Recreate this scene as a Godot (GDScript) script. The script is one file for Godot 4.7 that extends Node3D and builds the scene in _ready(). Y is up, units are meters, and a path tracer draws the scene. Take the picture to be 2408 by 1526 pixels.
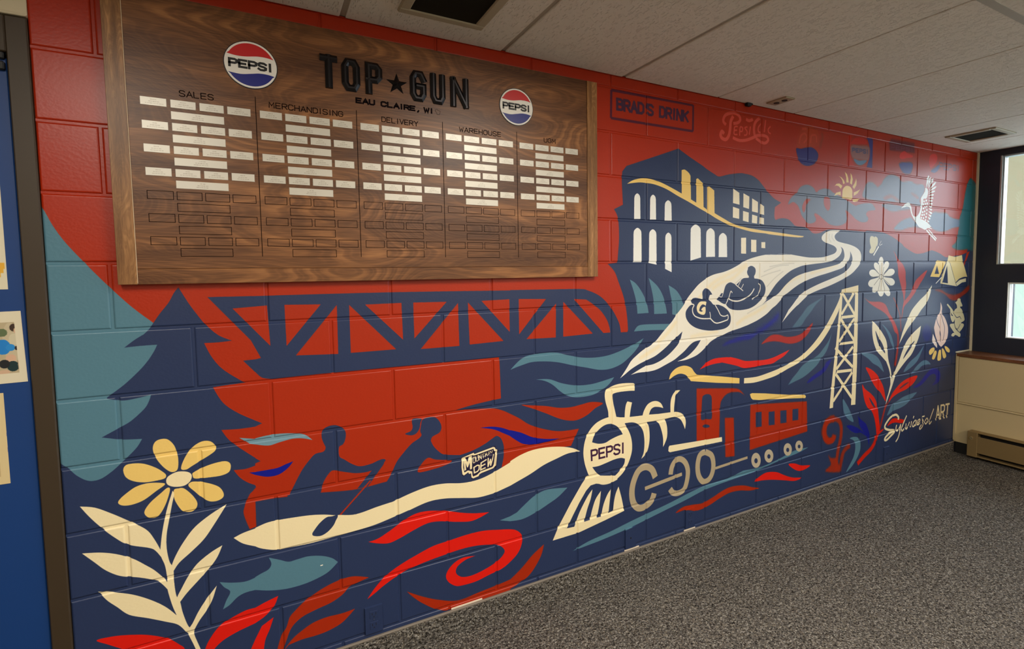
extends Node3D
# A painted block wall with a walnut award board, seen along its length towards a window.
# World: floor y = 0, mural wall in the plane z = 0, x runs along the wall, the room lies at z > 0.

const FOCAL := 1252.09
const SHIFT := Vector2(159.39, -49.93)
const FRAME := Vector2(2408, 1526)
const EYE := Vector3(0.2092, 1.5062, 2.11)
const TILT := Vector3(-0.0666, -0.5323, -0.0072)
const CEIL := 2.40
const LINE0 := 2.14           # height of one bed joint; the others follow every COURSE
const COURSE := 0.2032
const BLOCK := 0.4064
const WALL_L := -0.336
const WALL_R := 5.16
const BASE_TOP := 0.09
const TILE_X0 := -0.4064
const TILE_P := 1.2192
const TILE_W := 1.6256
const SPLIT := 1.124          # the mural textures lie in two rows, above and below this bed joint

var taken := {}
var cam_basis: Basis
var ops := []
var tile_mats := []
var rng := RandomNumberGenerator.new()

# ------------------------------------------------------------------ helpers
func numbered(called: String) -> String:
	if not taken.has(called):
		taken[called] = 0
		return called
	taken[called] += 1
	return "%s_%03d" % [called, taken[called]]

func thing(called: String, label: String, category: String, at := Vector3.ZERO, group := "") -> Node3D:
	var o := Node3D.new()
	o.name = numbered(called)
	add_child(o)
	o.position = at
	o.set_meta("label", label)
	o.set_meta("category", category)
	if group:
		o.set_meta("group", group)
	return o

func struct(called: String, label: String, category: String) -> Node3D:
	var o := thing(called, label, category)
	o.set_meta("kind", "structure")
	return o

func part(called: String, mesh: Mesh, mat: Material, parent: Node, at := Vector3.ZERO) -> MeshInstance3D:
	var o := MeshInstance3D.new()
	o.name = called
	o.mesh = mesh
	o.material_override = mat
	o.cast_shadow = GeometryInstance3D.SHADOW_CASTING_SETTING_ON
	parent.add_child(o, true)
	o.position = at
	return o

func mat(c: Color, rough := 0.6, metal := 0.0, spec := 0.5) -> StandardMaterial3D:
	var m := StandardMaterial3D.new()
	m.albedo_color = c
	m.roughness = rough
	m.metallic = metal
	m.metallic_specular = spec
	return m

func rgb(r: float, g: float, b: float) -> Color:
	return Color(r / 255.0, g / 255.0, b / 255.0)

func tri(st: SurfaceTool, a: Vector3, b: Vector3, c: Vector3) -> void:
	var n := (c - a).cross(b - a).normalized()
	for v in [a, b, c]:
		st.set_normal(n)
		st.add_vertex(v)

func quad(st: SurfaceTool, a: Vector3, b: Vector3, c: Vector3, d: Vector3) -> void:
	tri(st, a, b, c)
	tri(st, a, c, d)

# a box with chamfered edges, from corner p to corner q
func boxat(st: SurfaceTool, p: Vector3, q: Vector3, ch := 0.0) -> void:
	var lo := p.min(q)
	var hi := p.max(q)
	var c: float = min(ch, min(hi.x - lo.x, min(hi.y - lo.y, hi.z - lo.z)) * 0.45)
	var l := lo + Vector3.ONE * c
	var h := hi - Vector3.ONE * c
	quad(st, Vector3(l.x, h.y, hi.z), Vector3(h.x, h.y, hi.z), Vector3(h.x, l.y, hi.z), Vector3(l.x, l.y, hi.z))
	quad(st, Vector3(h.x, h.y, lo.z), Vector3(l.x, h.y, lo.z), Vector3(l.x, l.y, lo.z), Vector3(h.x, l.y, lo.z))
	quad(st, Vector3(hi.x, h.y, h.z), Vector3(hi.x, h.y, l.z), Vector3(hi.x, l.y, l.z), Vector3(hi.x, l.y, h.z))
	quad(st, Vector3(lo.x, h.y, l.z), Vector3(lo.x, h.y, h.z), Vector3(lo.x, l.y, h.z), Vector3(lo.x, l.y, l.z))
	quad(st, Vector3(l.x, hi.y, l.z), Vector3(h.x, hi.y, l.z), Vector3(h.x, hi.y, h.z), Vector3(l.x, hi.y, h.z))
	quad(st, Vector3(l.x, lo.y, h.z), Vector3(h.x, lo.y, h.z), Vector3(h.x, lo.y, l.z), Vector3(l.x, lo.y, l.z))
	if c <= 0.0:
		return
	for sy in [0, 1]:
		var yo: float = [lo.y, hi.y][sy]
		var yi: float = [l.y, h.y][sy]
		for sz in [0, 1]:
			var zo: float = [lo.z, hi.z][sz]
			var zi: float = [l.z, h.z][sz]
			quad(st, Vector3(l.x, yo, zi), Vector3(h.x, yo, zi), Vector3(h.x, yi, zo), Vector3(l.x, yi, zo))
		for sx in [0, 1]:
			var xo: float = [lo.x, hi.x][sx]
			var xi: float = [l.x, h.x][sx]
			quad(st, Vector3(xi, yo, l.z), Vector3(xi, yo, h.z), Vector3(xo, yi, h.z), Vector3(xo, yi, l.z))
	for sx in [0, 1]:
		var xo: float = [lo.x, hi.x][sx]
		var xi: float = [l.x, h.x][sx]
		for sz in [0, 1]:
			var zo: float = [lo.z, hi.z][sz]
			var zi: float = [l.z, h.z][sz]
			quad(st, Vector3(xo, l.y, zi), Vector3(xo, h.y, zi), Vector3(xi, h.y, zo), Vector3(xi, l.y, zo))
			for sy in [0, 1]:
				var yo: float = [lo.y, hi.y][sy]
				var yi: float = [l.y, h.y][sy]
				tri(st, Vector3(xo, yi, zi), Vector3(xi, yo, zi), Vector3(xi, yi, zo))

func stool() -> SurfaceTool:
	var st := SurfaceTool.new()
	st.begin(Mesh.PRIMITIVE_TRIANGLES)
	return st

func box(p: Vector3, q: Vector3, ch := 0.0) -> ArrayMesh:
	var st := stool()
	boxat(st, p, q, ch)
	return st.commit()

func cyl(r: float, h: float, sides := 24) -> CylinderMesh:
	var c := CylinderMesh.new()
	c.top_radius = r
	c.bottom_radius = r
	c.height = h
	c.radial_segments = sides
	c.rings = 1
	return c

# a picture point onto a plane of the room (axis 0 x, 1 y, 2 z)
func spot(px: Vector2, axis: int, value: float) -> Vector3:
	var d := cam_basis * Vector3((px.x - 1204.0 - SHIFT.x) / FOCAL, -(px.y - 763.0 - SHIFT.y) / FOCAL, -1.0)
	return EYE + d * ((value - EYE[axis]) / d[axis])

func onwall(px: Vector2) -> Vector2:
	var p := spot(px, 2, 0.0)
	return Vector2(p.x, p.y)

# ------------------------------------------------------------------ mural drawing
# Points were read off enlarged views of the photograph: each view has an origin and an enlargement.
const VIEW := {
	20: [1400, 190, 7.63], 21: [1660, 240, 7.63], 22: [1840, 280, 7.63], 23: [2050, 310, 9.5375], 24: [1780, 390, 7.63],
	25: [2000, 400, 7.63], 26: [1800, 530, 7.63], 27: [2000, 580, 7.63], 28: [1580, 580, 7.63], 29: [1440, 700, 7.63],
	30: [1700, 720, 7.63], 31: [1880, 660, 7.63], 32: [2000, 740, 7.63], 33: [1880, 840, 7.63], 34: [2000, 920, 9.136],
	35: [1860, 940, 9.136], 36: [1590, 880, 7.166], 37: [1560, 1030, 3.7286], 38: [1350, 880, 4.3467], 39: [1070, 1030, 8.693],
	40: [1690, 250, 8.693], 41: [2208, 740, 11.475], 99: [0, 0, 1.0]}

func pic(view: int, x: float, y: float) -> Vector2:
	if view < 16:
		return Vector2([0, 600, 1200, 1808][view % 4] + x / 3.815, [0, 400, 800, 1126][view / 4] + y / 3.815)
	var v: Array = VIEW[view]
	return Vector2(v[0] + x / v[2], v[1] + y / v[2])

func pts_of(view: int, a: Array, from := 0) -> PackedVector2Array:
	var r := PackedVector2Array()
	var i := from
	while i + 1 < a.size():
		r.append(onwall(pic(view, a[i], a[i + 1])))
		i += 2
	return r

func smooth(p: PackedVector2Array, closed := false) -> PackedVector2Array:
	var n := p.size()
	if n < 3:
		return p
	var r := PackedVector2Array()
	var last := n if closed else n - 1
	for i in last:
		var p1 := p[i]
		var p2 := p[(i + 1) % n]
		var p0 := p[(i + n - 1) % n] if closed or i > 0 else p1
		var p3 := p[(i + 2) % n] if closed or i + 2 < n else p2
		for s in 6:
			var t := s / 6.0
			r.append(0.5 * ((2.0 * p1) + (p2 - p0) * t + (2.0 * p0 - 5.0 * p1 + 4.0 * p2 - p3) * t * t + (3.0 * p1 - p0 - 3.0 * p2 + p3) * t * t * t))
	if not closed:
		r.append(p[n - 1])
	return r

func add_op(c: Color, polys: Array, soft: float, a: float) -> void:
	var b := Rect2(polys[0][0], Vector2.ZERO)
	for p in polys:
		for v in p:
			b = b.expand(v)
	ops.append({"c": c, "polys": polys, "soft": soft, "a": a, "box": b})

# outline made of smooth pieces [view, x, y, x, y ...] with corners between the pieces; 1000 + view for straight pieces
func G(c: Color, pieces: Array, soft := 0.0, a := 1.0) -> void:
	var r := PackedVector2Array()
	for p in pieces:
		r.append_array(pts_of(p[0] - 1000, p, 1) if p[0] >= 1000 else smooth(pts_of(p[0], p, 1)))
	add_op(c, [r], soft, a)

# one smooth closed outline
func Q(c: Color, view: int, p: Array, soft := 0.0, a := 1.0) -> void:
	add_op(c, [smooth(pts_of(view, p), true)], soft, a)

# straight-sided outline
func L(c: Color, view: int, p: Array, soft := 0.0, a := 1.0) -> void:
	add_op(c, [pts_of(view, p)], soft, a)

# brush stroke of a width in metres
func K(c: Color, view: int, p: Array, w: float, soft := 0.0, a := 1.0) -> void:
	var line := smooth(pts_of(view, p))
	var r := Geometry2D.offset_polyline(line, w / 2.0, Geometry2D.JOIN_ROUND, Geometry2D.END_ROUND)
	if r.size():
		add_op(c, r, soft, a)

# leaf or petal from a root to a rounded tip
func petal(c: Color, view: int, x0: float, y0: float, x1: float, y1: float, w: float) -> void:
	var d := Vector2(x1 - x0, y1 - y0)
	var n := Vector2(-d.y, d.x).normalized() * w
	var o := Vector2(x0, y0)
	var a := []
	for f in [[0.0, 0.0], [0.35, 0.55], [0.7, 1.0], [0.93, 0.65], [1.0, 0.0], [0.93, -0.65], [0.7, -1.0], [0.35, -0.55]]:
		var v: Vector2 = o + d * f[0] + n * f[1]
		a.append_array([v.x, v.y])
	Q(c, view, a)

func oval(c: Color, view: int, x: float, y: float, rx: float, ry: float, soft := 0.0, a := 1.0) -> void:
	var p := []
	for k in 12:
		p.append_array([x + rx * cos(k * TAU / 12), y + ry * sin(k * TAU / 12)])
	Q(c, view, p, soft, a)

# letter outlines in a unit box (strokes), y up
const STROKES := {
	"P": [[0, 0, 0, 1, 0.62, 1, 0.85, 0.88, 0.85, 0.58, 0.62, 0.45, 0, 0.45]],
	"E": [[0.8, 0, 0, 0, 0, 1, 0.8, 1], [0, 0.5, 0.68, 0.5]],
	"S": [[0.85, 0.86, 0.62, 1, 0.2, 1, 0, 0.85, 0.04, 0.62, 0.3, 0.52, 0.62, 0.46, 0.86, 0.32, 0.84, 0.12, 0.62, 0, 0.2, 0, 0, 0.14]],
	"I": [[0.5, 0, 0.5, 1]],
	"A": [[0, 0, 0.45, 1, 0.9, 0], [0.18, 0.34, 0.72, 0.34]],
	"R": [[0, 0, 0, 1, 0.62, 1, 0.85, 0.88, 0.85, 0.6, 0.62, 0.48, 0, 0.48], [0.45, 0.48, 0.88, 0]],
	"T": [[0, 1, 0.9, 1], [0.45, 1, 0.45, 0]],
	"B": [[0, 0, 0, 1, 0.6, 1, 0.8, 0.9, 0.8, 0.62, 0.6, 0.53, 0, 0.53], [0.6, 0.53, 0.86, 0.42, 0.86, 0.12, 0.62, 0, 0, 0]],
	"D": [[0, 0, 0, 1, 0.55, 1, 0.85, 0.8, 0.85, 0.2, 0.55, 0, 0, 0]],
	"N": [[0, 0, 0, 1], [0.03, 1, 0.82, 0], [0.85, 0, 0.85, 1]],
	"K": [[0, 0, 0, 1], [0.85, 1, 0, 0.45], [0.25, 0.6, 0.88, 0]],
	"M": [[0, 0, 0.05, 1, 0.45, 0.35, 0.85, 1, 0.9, 0]],
	"O": [[0.2, 0, 0, 0.18, 0, 0.82, 0.2, 1, 0.65, 1, 0.85, 0.82, 0.85, 0.18, 0.65, 0, 0.2, 0]],
	"U": [[0, 1, 0, 0.18, 0.2, 0, 0.65, 0, 0.85, 0.18, 0.85, 1]],
	"C": [[0.85, 0.82, 0.65, 1, 0.2, 1, 0, 0.82, 0, 0.18, 0.2, 0, 0.65, 0, 0.85, 0.18]],
	"G": [[0.85, 0.8, 0.65, 1, 0.2, 1, 0, 0.82, 0, 0.18, 0.2, 0, 0.65, 0, 0.85, 0.18, 0.85, 0.5, 0.5, 0.5]],
	"L": [[0, 1, 0, 0, 0.75, 0]],
	"W": [[0, 1, 0.2, 0, 0.45, 0.7, 0.7, 0, 0.9, 1]],
	"H": [[0, 0, 0, 1], [0.85, 0, 0.85, 1], [0, 0.5, 0.85, 0.5]],
	"V": [[0, 1, 0.45, 0, 0.9, 1]],
	"Y": [[0, 1, 0.45, 0.5, 0.9, 1], [0.45, 0.5, 0.45, 0]],
	"'": [[0.4, 1, 0.3, 0.75]], ",": [[0.4, 0.05, 0.25, -0.2]], " ": []}

func advance(ch: String) -> float:
	return {"I": 0.75, " ": 0.95, "'": 0.45, ",": 0.55, "M": 1.2, "W": 1.2}.get(ch, 1.15)

# strokes of a word as polylines in a box 1 wide and 1 high
func word(text: String) -> Array:
	var total := -0.3
	for ch in text:
		total += advance(ch)
	var x := 0.0
	var r := []
	for ch in text:
		for s in STROKES[ch]:
			var line := PackedVector2Array()
			for i in range(0, s.size(), 2):
				var sx: float = s[i]
				if ch == "I":
					sx = 0.22
				line.append(Vector2((x + sx) / total, s[i + 1]))
			r.append(line)
		x += advance(ch)
	return r

# lettering painted inside a quadrilateral given by its corners in a view (upper left, upper right, lower right, lower left)
func letters(c: Color, text: String, view: int, q: Array, w: float, soft := 0.0, a := 1.0) -> void:
	var k := pts_of(view, q)
	for line in word(text):
		var r := PackedVector2Array()
		for v in line:
			r.append(k[3].lerp(k[2], v.x).lerp(k[0].lerp(k[1], v.x), v.y))
		var polys := Geometry2D.offset_polyline(r, w / 2.0, Geometry2D.JOIN_MITER, Geometry2D.END_SQUARE)
		if polys.size():
			add_op(c, polys, soft, a)

func fill(img: Image, polys: Array, c: Color, x0: float, y1: float, s: float) -> void:
	var keys := PackedFloat64Array()
	var w := img.get_width()
	var h := img.get_height()
	for p in polys:
		var n: int = p.size()
		var a: Vector2 = p[n - 1]
		for i in n:
			var b: Vector2 = p[i]
			var ay := (y1 - a.y) * s - 0.5
			var by := (y1 - b.y) * s - 0.5
			if ay != by:
				var ax := (a.x - x0) * s
				var bx := (b.x - x0) * s
				var lo := minf(ay, by)
				var hi := maxf(ay, by)
				var from := maxi(0, ceili(lo))
				var to := mini(h - 1, ceili(hi) - 1)
				var g := (bx - ax) / (by - ay)
				for y in range(from, to + 1):
					keys.append(y * 65536.0 + clampf(ax + (y - ay) * g, -1.0, w + 1.0) + 8.0)
			a = b
	keys.sort()
	var i := 0
	while i + 1 < keys.size():
		var y := int(keys[i] / 65536.0)
		var xa := int(round(keys[i] - y * 65536.0 - 8.0))
		var xb := int(round(keys[i + 1] - y * 65536.0 - 8.0))
		if xb > xa:
			img.fill_rect(Rect2i(xa, y, xb - xa, 1), c)
		i += 2

func paint_tile(x0: float, y1: float, w: int, h: int, ppm: float, base: Color) -> Image:
	var s := ppm * 2.0
	var img := Image.create_empty(w * 2, h * 2, false, Image.FORMAT_RGBA8)
	img.fill(base)
	var area := Rect2(x0, y1 - h / ppm, w / ppm, h / ppm)
	for o in ops:
		if not area.intersects(o.box.grow(0.03)):
			continue
		if o.soft <= 0.0 and o.a >= 1.0:
			fill(img, o.polys, o.c, x0, y1, s)
			continue
		var level := 0 if o.soft <= 0.0 else clampi(int(round(log(o.soft * s) / log(2.0))), 0, 5)
		var step := 1 << level
		var bb: Rect2 = o.box.grow(0.008 + o.soft * 2.0).intersection(area.grow(0.05))
		var ix := int(floor((bb.position.x - x0) * s))
		var iy := int(floor((y1 - bb.end.y) * s))
		var iw := int(ceil(bb.size.x * s / step)) * step
		var ih := int(ceil(bb.size.y * s / step)) * step
		if iw < step * 2 or ih < step * 2:
			continue
		var layer := Image.create_empty(iw, ih, false, Image.FORMAT_RGBA8)
		layer.fill(Color(o.c, 0.0))
		fill(layer, o.polys, Color(o.c, o.a), x0 + ix / s, y1 - iy / s, s)
		if level > 0:
			shrink(layer, level)
			layer.resize(iw, ih, Image.INTERPOLATE_CUBIC)
		img.blend_rect(layer, Rect2i(0, 0, iw, ih), Vector2i(ix, iy))
	img.shrink_x2()
	img.convert(Image.FORMAT_RGB8)
	return img

func shrink(layer: Image, level: int) -> void:
	for k in level:
		layer.shrink_x2()

# ------------------------------------------------------------------ the mural
var N := rgb(41, 54, 88)
var R := rgb(168, 41, 8)
var T := rgb(84, 125, 142)
var C := rgb(244, 226, 180)
var Y := rgb(238, 201, 114)
var W := rgb(240, 233, 216)
var B := rgb(14, 22, 138)
var S := rgb(222, 26, 12)
var CLOUD := rgb(88, 122, 152)
var TAN := rgb(178, 160, 128)

func draw_left() -> void:
	# red sky behind everything on the left and along the top
	G(R, [[99, 30, -140, 2340, 320], [99, 2340, 320, 2262, 640], [27, 2140, 80, 1980, 150, 1900, 160, 1720, 190, 1600, 120, 1480, 70, 1420, 75, 1300, 115, 1180, 125, 1080, 80, 960, 0],
		[25, 930, 1330, 800, 1230, 640, 1140, 540, 1110, 300, 1085], [24, 1950, 1180, 1450, 1140, 1250, 1150, 1120, 1205, 1000, 1205, 900, 1110, 700, 1080, 640, 1030, 560, 960, 440, 940, 330, 970],
		[24, 330, 970, 310, 900, 320, 740], [24, 320, 740, 430, 660], [24, 430, 660, 300, 580, 200, 470, 120, 370, 0, 220],
		[21, 1040, 1510, 930, 1390, 830, 1320, 700, 1285, 600, 1275, 400, 1300, 240, 1335, 150, 1290, 0, 1190], [20, 1930, 1526, 1700, 1370, 1490, 1215],
		[20, 1490, 1215, 1000, 1380, 560, 1526], [6, 1005, 10, 1000, 100, 1010, 310], [6, 1010, 310, 930, 350], [6, 930, 350, 965, 430, 975, 600, 965, 760, 960, 830], [6, 960, 830, 875, 840],
		[6, 875, 840, 935, 910, 970, 1000, 1020, 1150, 1045, 1300, 1055, 1430], [6, 1050, 1450, 985, 1455], [9, 2190, 152, 2205, 522], [9, 2205, 522, 2120, 540, 1960, 578, 1800, 626],
		[9, 1800, 626, 1960, 620, 2130, 611, 2220, 630, 2289, 660], [10, 0, 660, 80, 700, 180, 760, 320, 800, 450, 815, 615, 793], [10, 615, 793, 580, 870, 545, 948], [10, 545, 948, 300, 1000, 0, 1200],
		[9, 2215, 1200, 1740, 1102, 1400, 1230, 1180, 1268, 910, 1337, 585, 1367, 290, 1390], [13, 290, 160, 150, 178, 2, 205], [13, 2, 205, 10, 428], [12, 2240, 452, 2190, 330, 2183, 250],
		[8, 2190, 1480, 2240, 1380], [8, 2240, 1380, 1900, 1100], [8, 1900, 1100, 1300, 100], [99, 60, 500]], 0.0012)
	# teal hill on the left
	G(T, [[4, 300, 240, 395, 360, 470, 490, 580, 640, 740, 810, 900, 970, 1050, 1110, 1200, 1240, 1380, 1372], [8, 1420, 30, 1380, 500, 1275, 885], [8, 1275, 885, 1220, 970, 1100, 1090, 1000, 1180, 900, 1245, 800, 1262, 700, 1222, 610, 1150, 500, 1080], [8, 300, 1000, 200, 0], [4, 200, 200]])
	# fir tree
	G(N, [[4, 1600, 1050, 1690, 1190, 1780, 1310, 1850, 1390, 1960, 1480, 2085, 1530], [8, 2085, 2, 1960, 17, 1830, 24], [8, 1830, 24, 1900, 150, 2000, 260, 2170, 365, 2210, 377], [8, 2210, 377, 1910, 424],
		[8, 1910, 424, 2000, 560, 2130, 650, 2289, 720], [9, 0, 720, 62, 745], [9, 62, 745, 0, 775], [8, 2289, 775, 2150, 795, 1985, 805], [8, 1985, 805, 2050, 890, 2140, 960, 2289, 1055], [9, 0, 1058, 48, 1085], [9, 48, 1085, 0, 1105],
		[8, 2289, 1125, 2200, 1155, 2095, 1165], [8, 2095, 1165, 2150, 1230, 2220, 1275, 2289, 1300], [9, 8, 1318], [8, 2270, 1350, 2220, 1410, 2185, 1526], [8, 1300, 1526, 1000, 1526], [8, 1275, 885], [8, 1275, 885, 1100, 891, 1000, 882, 912, 872],
		[8, 912, 872, 1090, 775, 1180, 720, 1290, 620, 1330, 560, 1356, 488], [8, 1356, 488, 1230, 520, 1100, 541, 962, 526], [8, 962, 526, 970, 505, 1110, 400, 1240, 280, 1320, 190, 1380, 100, 1410, 38], [8, 1410, 38, 1250, 50, 1115, 65],
		[8, 1115, 65, 1200, 0, 1280, -50], [4, 1280, 1480, 1340, 1420, 1430, 1290, 1510, 1190, 1560, 1100, 1600, 1050]])
	# truss bridge: one dark outline, then the red showing between its members
	G(N, [[4, 1860, 1138], [5, 0, 1128, 1200, 1095, 2289, 1078], [6, 0, 1075, 300, 1070, 620, 1065, 700, 1080, 790, 1120, 860, 1180, 920, 1260, 975, 1370, 992, 1460], [6, 1400, 1500], [10, 1150, 30, 0, 140], [9, 2190, 152, 700, 290, 150, 347], [9, 150, 347, 60, 333, 0, 282], [8, 2289, 285, 2180, 182], [8, 2180, 182, 2289, 170], [9, 0, 170, 52, 158], [9, 52, 158], [8, 2250, 0], [4, 1860, 1138]])
	G(R, [[4, 2085, 1240], [5, 105, 1213], [9, 137, 50]])
	G(R, [[5, 262, 1207, 588, 1203], [9, 282, 50]])
	G(R, [[5, 732, 1208], [9, 745, 122, 365, 135]])
	G(R, [[5, 843, 1208], [9, 1265, 80, 858, 113]])
	L(R, 5, [985, 1205, 1312, 1190, 1327, 1520])
	L(R, 5, [1418, 1187, 1718, 1180, 1428, 1510])
	G(R, [[5, 1820, 1190], [9, 1832, 50, 1485, 78]])
	G(R, [[5, 1908, 1185], [9, 2228, 5, 1925, 38]])
	L(R, 5, [2030, 1172, 2280, 1157, 2284, 1450])
	L(R, 6, [75, 1155, 320, 1155, 80, 1472])
	L(R, 6, [410, 1195, 408, 1500, 145, 1515])
	L(R, 6, [475, 1180, 740, 1465, 475, 1493])
	G(R, [[6, 570, 1155, 680, 1160], [6, 680, 1160, 740, 1200, 810, 1260, 870, 1350, 900, 1455], [6, 835, 1460]])
	# paddlers, dark against the red
	Q(N, 9, [310, 1385, 345, 1310, 390, 1220, 430, 1150, 490, 1070, 540, 1020, 610, 1000, 632, 965, 615, 925, 598, 880, 597, 830, 622, 790, 680, 765, 735, 765, 790, 792, 813, 835, 806, 895, 785, 935, 752, 960, 755, 1040, 800, 1070, 870, 1110, 940, 1130, 1040, 1108, 1100, 1080, 1150, 1065, 1165, 1085, 1060, 1160, 980, 1185, 900, 1192, 830, 1185, 740, 1172, 690, 1170, 650, 1210, 610, 1280, 588, 1365, 560, 1420, 310, 1430])
	G(N, [[9, 1470, 880, 1492, 850, 1480, 815, 1488, 760, 1500, 715, 1560, 690, 1620, 695, 1660, 740, 1670, 790, 1650, 830, 1590, 865, 1575, 900], [9, 1575, 900, 1600, 950, 1650, 1000, 1700, 1025, 1840, 1030], [9, 1840, 1030, 1960, 985, 2060, 930, 2130, 880, 2170, 858, 2208, 885, 2230, 950, 2230, 1040, 2215, 1120], [9, 2215, 1120, 2100, 1400, 1180, 1400], [9, 1180, 1268, 1220, 1200, 1270, 1090, 1330, 1010, 1400, 930, 1470, 880]])
	Q(N, 9, [1490, 705, 1420, 705, 1405, 730, 1412, 780, 1395, 815, 1345, 840, 1400, 853, 1445, 835, 1474, 790, 1482, 740])
	Q(R, 9, [1548, 1055, 1620, 1070, 1762, 1080, 1730, 1110, 1620, 1150, 1465, 1185, 1485, 1120])
	L(N, 9, [915, 1332, 1060, 1150, 1090, 1120, 1165, 1075, 1150, 1115, 1090, 1200, 1010, 1312])
	K(R, 13, [752, 335, 1035, 15], 0.0055)
	G(T.lightened(0.16), [[8, 2145, 875, 2289, 885], [9, 0, 880, 100, 855, 220, 838, 350, 835, 450, 850, 515, 895], [9, 515, 895, 420, 880, 330, 885, 220, 915, 120, 945, 0, 935], [8, 2240, 930, 2145, 875]])
	G(B, [[8, 2235, 1188], [9, 0, 1182, 100, 1165, 200, 1145, 280, 1110, 342, 1086], [9, 342, 1086, 290, 1150, 210, 1205, 110, 1225, 0, 1208]])
	# cream canoe that runs on as a ribbon to the engine
	G(C, [[12, 2095, 530, 2180, 485, 2289, 445], [13, 0, 440, 100, 395, 200, 370, 350, 345, 500, 325, 620, 320, 705, 325], [13, 760, 323, 870, 322, 960, 300, 1080, 255, 1200, 215], [9, 1230, 1450, 1400, 1370, 1560, 1310, 1700, 1285, 1860, 1280, 2000, 1250, 2130, 1190, 2289, 1095], [10, 0, 1085, 90, 1030, 200, 985, 330, 960, 460, 955, 560, 968, 627, 996],
		[10, 627, 996, 520, 1015, 420, 1060, 300, 1120, 180, 1200, 60, 1270, 0, 1305], [9, 2150, 1370, 2000, 1410, 1850, 1415, 1700, 1420, 1550, 1450, 1380, 1526], [13, 1380, 280, 1200, 360, 1050, 420, 850, 480, 700, 525, 500, 580, 300, 620, 180, 637, 60, 625, 0, 605], [12, 2289, 605, 2180, 580, 2095, 530]])
	Q(N, 13, [735, 322, 690, 335, 640, 345, 580, 395, 530, 460, 512, 495, 530, 512, 590, 510, 650, 475, 700, 420, 725, 370, 740, 340])
	# red and blue water
	Q(R, 10, [100, 580, 200, 585, 320, 590, 430, 605, 540, 600, 640, 575, 730, 553, 830, 565, 760, 610, 690, 670, 600, 715, 520, 720, 430, 700, 330, 660, 220, 620], 0.0012)
	G(B, [[9, 2020, 785, 2120, 775, 2210, 785, 2289, 810], [10, 0, 806, 100, 830, 200, 870, 320, 885, 440, 880], [10, 440, 880, 340, 910, 230, 935, 120, 930, 50, 895, 0, 862], [9, 2289, 860, 2230, 835, 2140, 800, 2020, 785]])
	G(S, [[13, 1015, 565, 1100, 535, 1200, 470, 1300, 395, 1420, 320, 1530, 290, 1650, 285, 1760, 292, 1870, 305, 1980, 308, 2100, 298], [13, 2100, 298, 2020, 345, 1930, 380, 1800, 385, 1650, 380, 1540, 400, 1420, 460, 1300, 530, 1200, 575, 1100, 578, 1015, 565]])
	G(S, [[13, 1005, 1080, 1080, 970, 1180, 860, 1300, 770, 1450, 680, 1600, 600, 1750, 550, 1900, 500, 2050, 465, 2200, 455, 2289, 452, 2345, 462, 2390, 500, 2395, 560, 2370, 640, 2320, 710, 2220, 800, 2100, 860, 1980, 920, 1860, 955, 1800, 960, 1740, 930, 1712, 880, 1730, 820, 1790, 750, 1870, 705, 1975, 690],
		[13, 1975, 690, 1890, 725, 1820, 780, 1800, 830, 1820, 865, 1870, 880, 1960, 860, 2080, 800, 2180, 730, 2235, 660, 2225, 620, 2180, 595, 2100, 590, 1980, 600, 1850, 630, 1700, 680, 1550, 735, 1400, 800, 1260, 880, 1150, 960, 1080, 1020, 1005, 1080]])
	G(R, [[13, 1360, 1010, 1500, 1055, 1650, 1085, 1820, 1090, 2000, 1020, 2150, 960, 2289, 900], [14, 0, 900, 100, 800, 200, 680, 302, 585], [14, 302, 585, 270, 700, 180, 850, 80, 935, 0, 985], [13, 2289, 1000, 1800, 1160, 1650, 1175, 1520, 1125, 1430, 1070, 1360, 1010]], 0.0012)
	# fish
	G(T, [[13, 742, 745, 690, 710, 600, 690, 480, 693, 380, 720, 300, 742, 220, 725, 122, 705], [13, 122, 705, 145, 760, 120, 810, 50, 850, 0, 880], [12, 2289, 885, 2200, 920, 2080, 930, 1970, 925], [12, 1970, 925, 2010, 970, 2065, 1010, 2030, 1090, 2000, 1170], [12, 2000, 1170, 2060, 1130, 2130, 1060, 2200, 1020, 2289, 995], [13, 0, 995, 130, 1000, 280, 985, 430, 945, 560, 890, 660, 830, 742, 745]])
	K(W, 13, [585, 778, 608, 770], 0.004)
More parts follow.
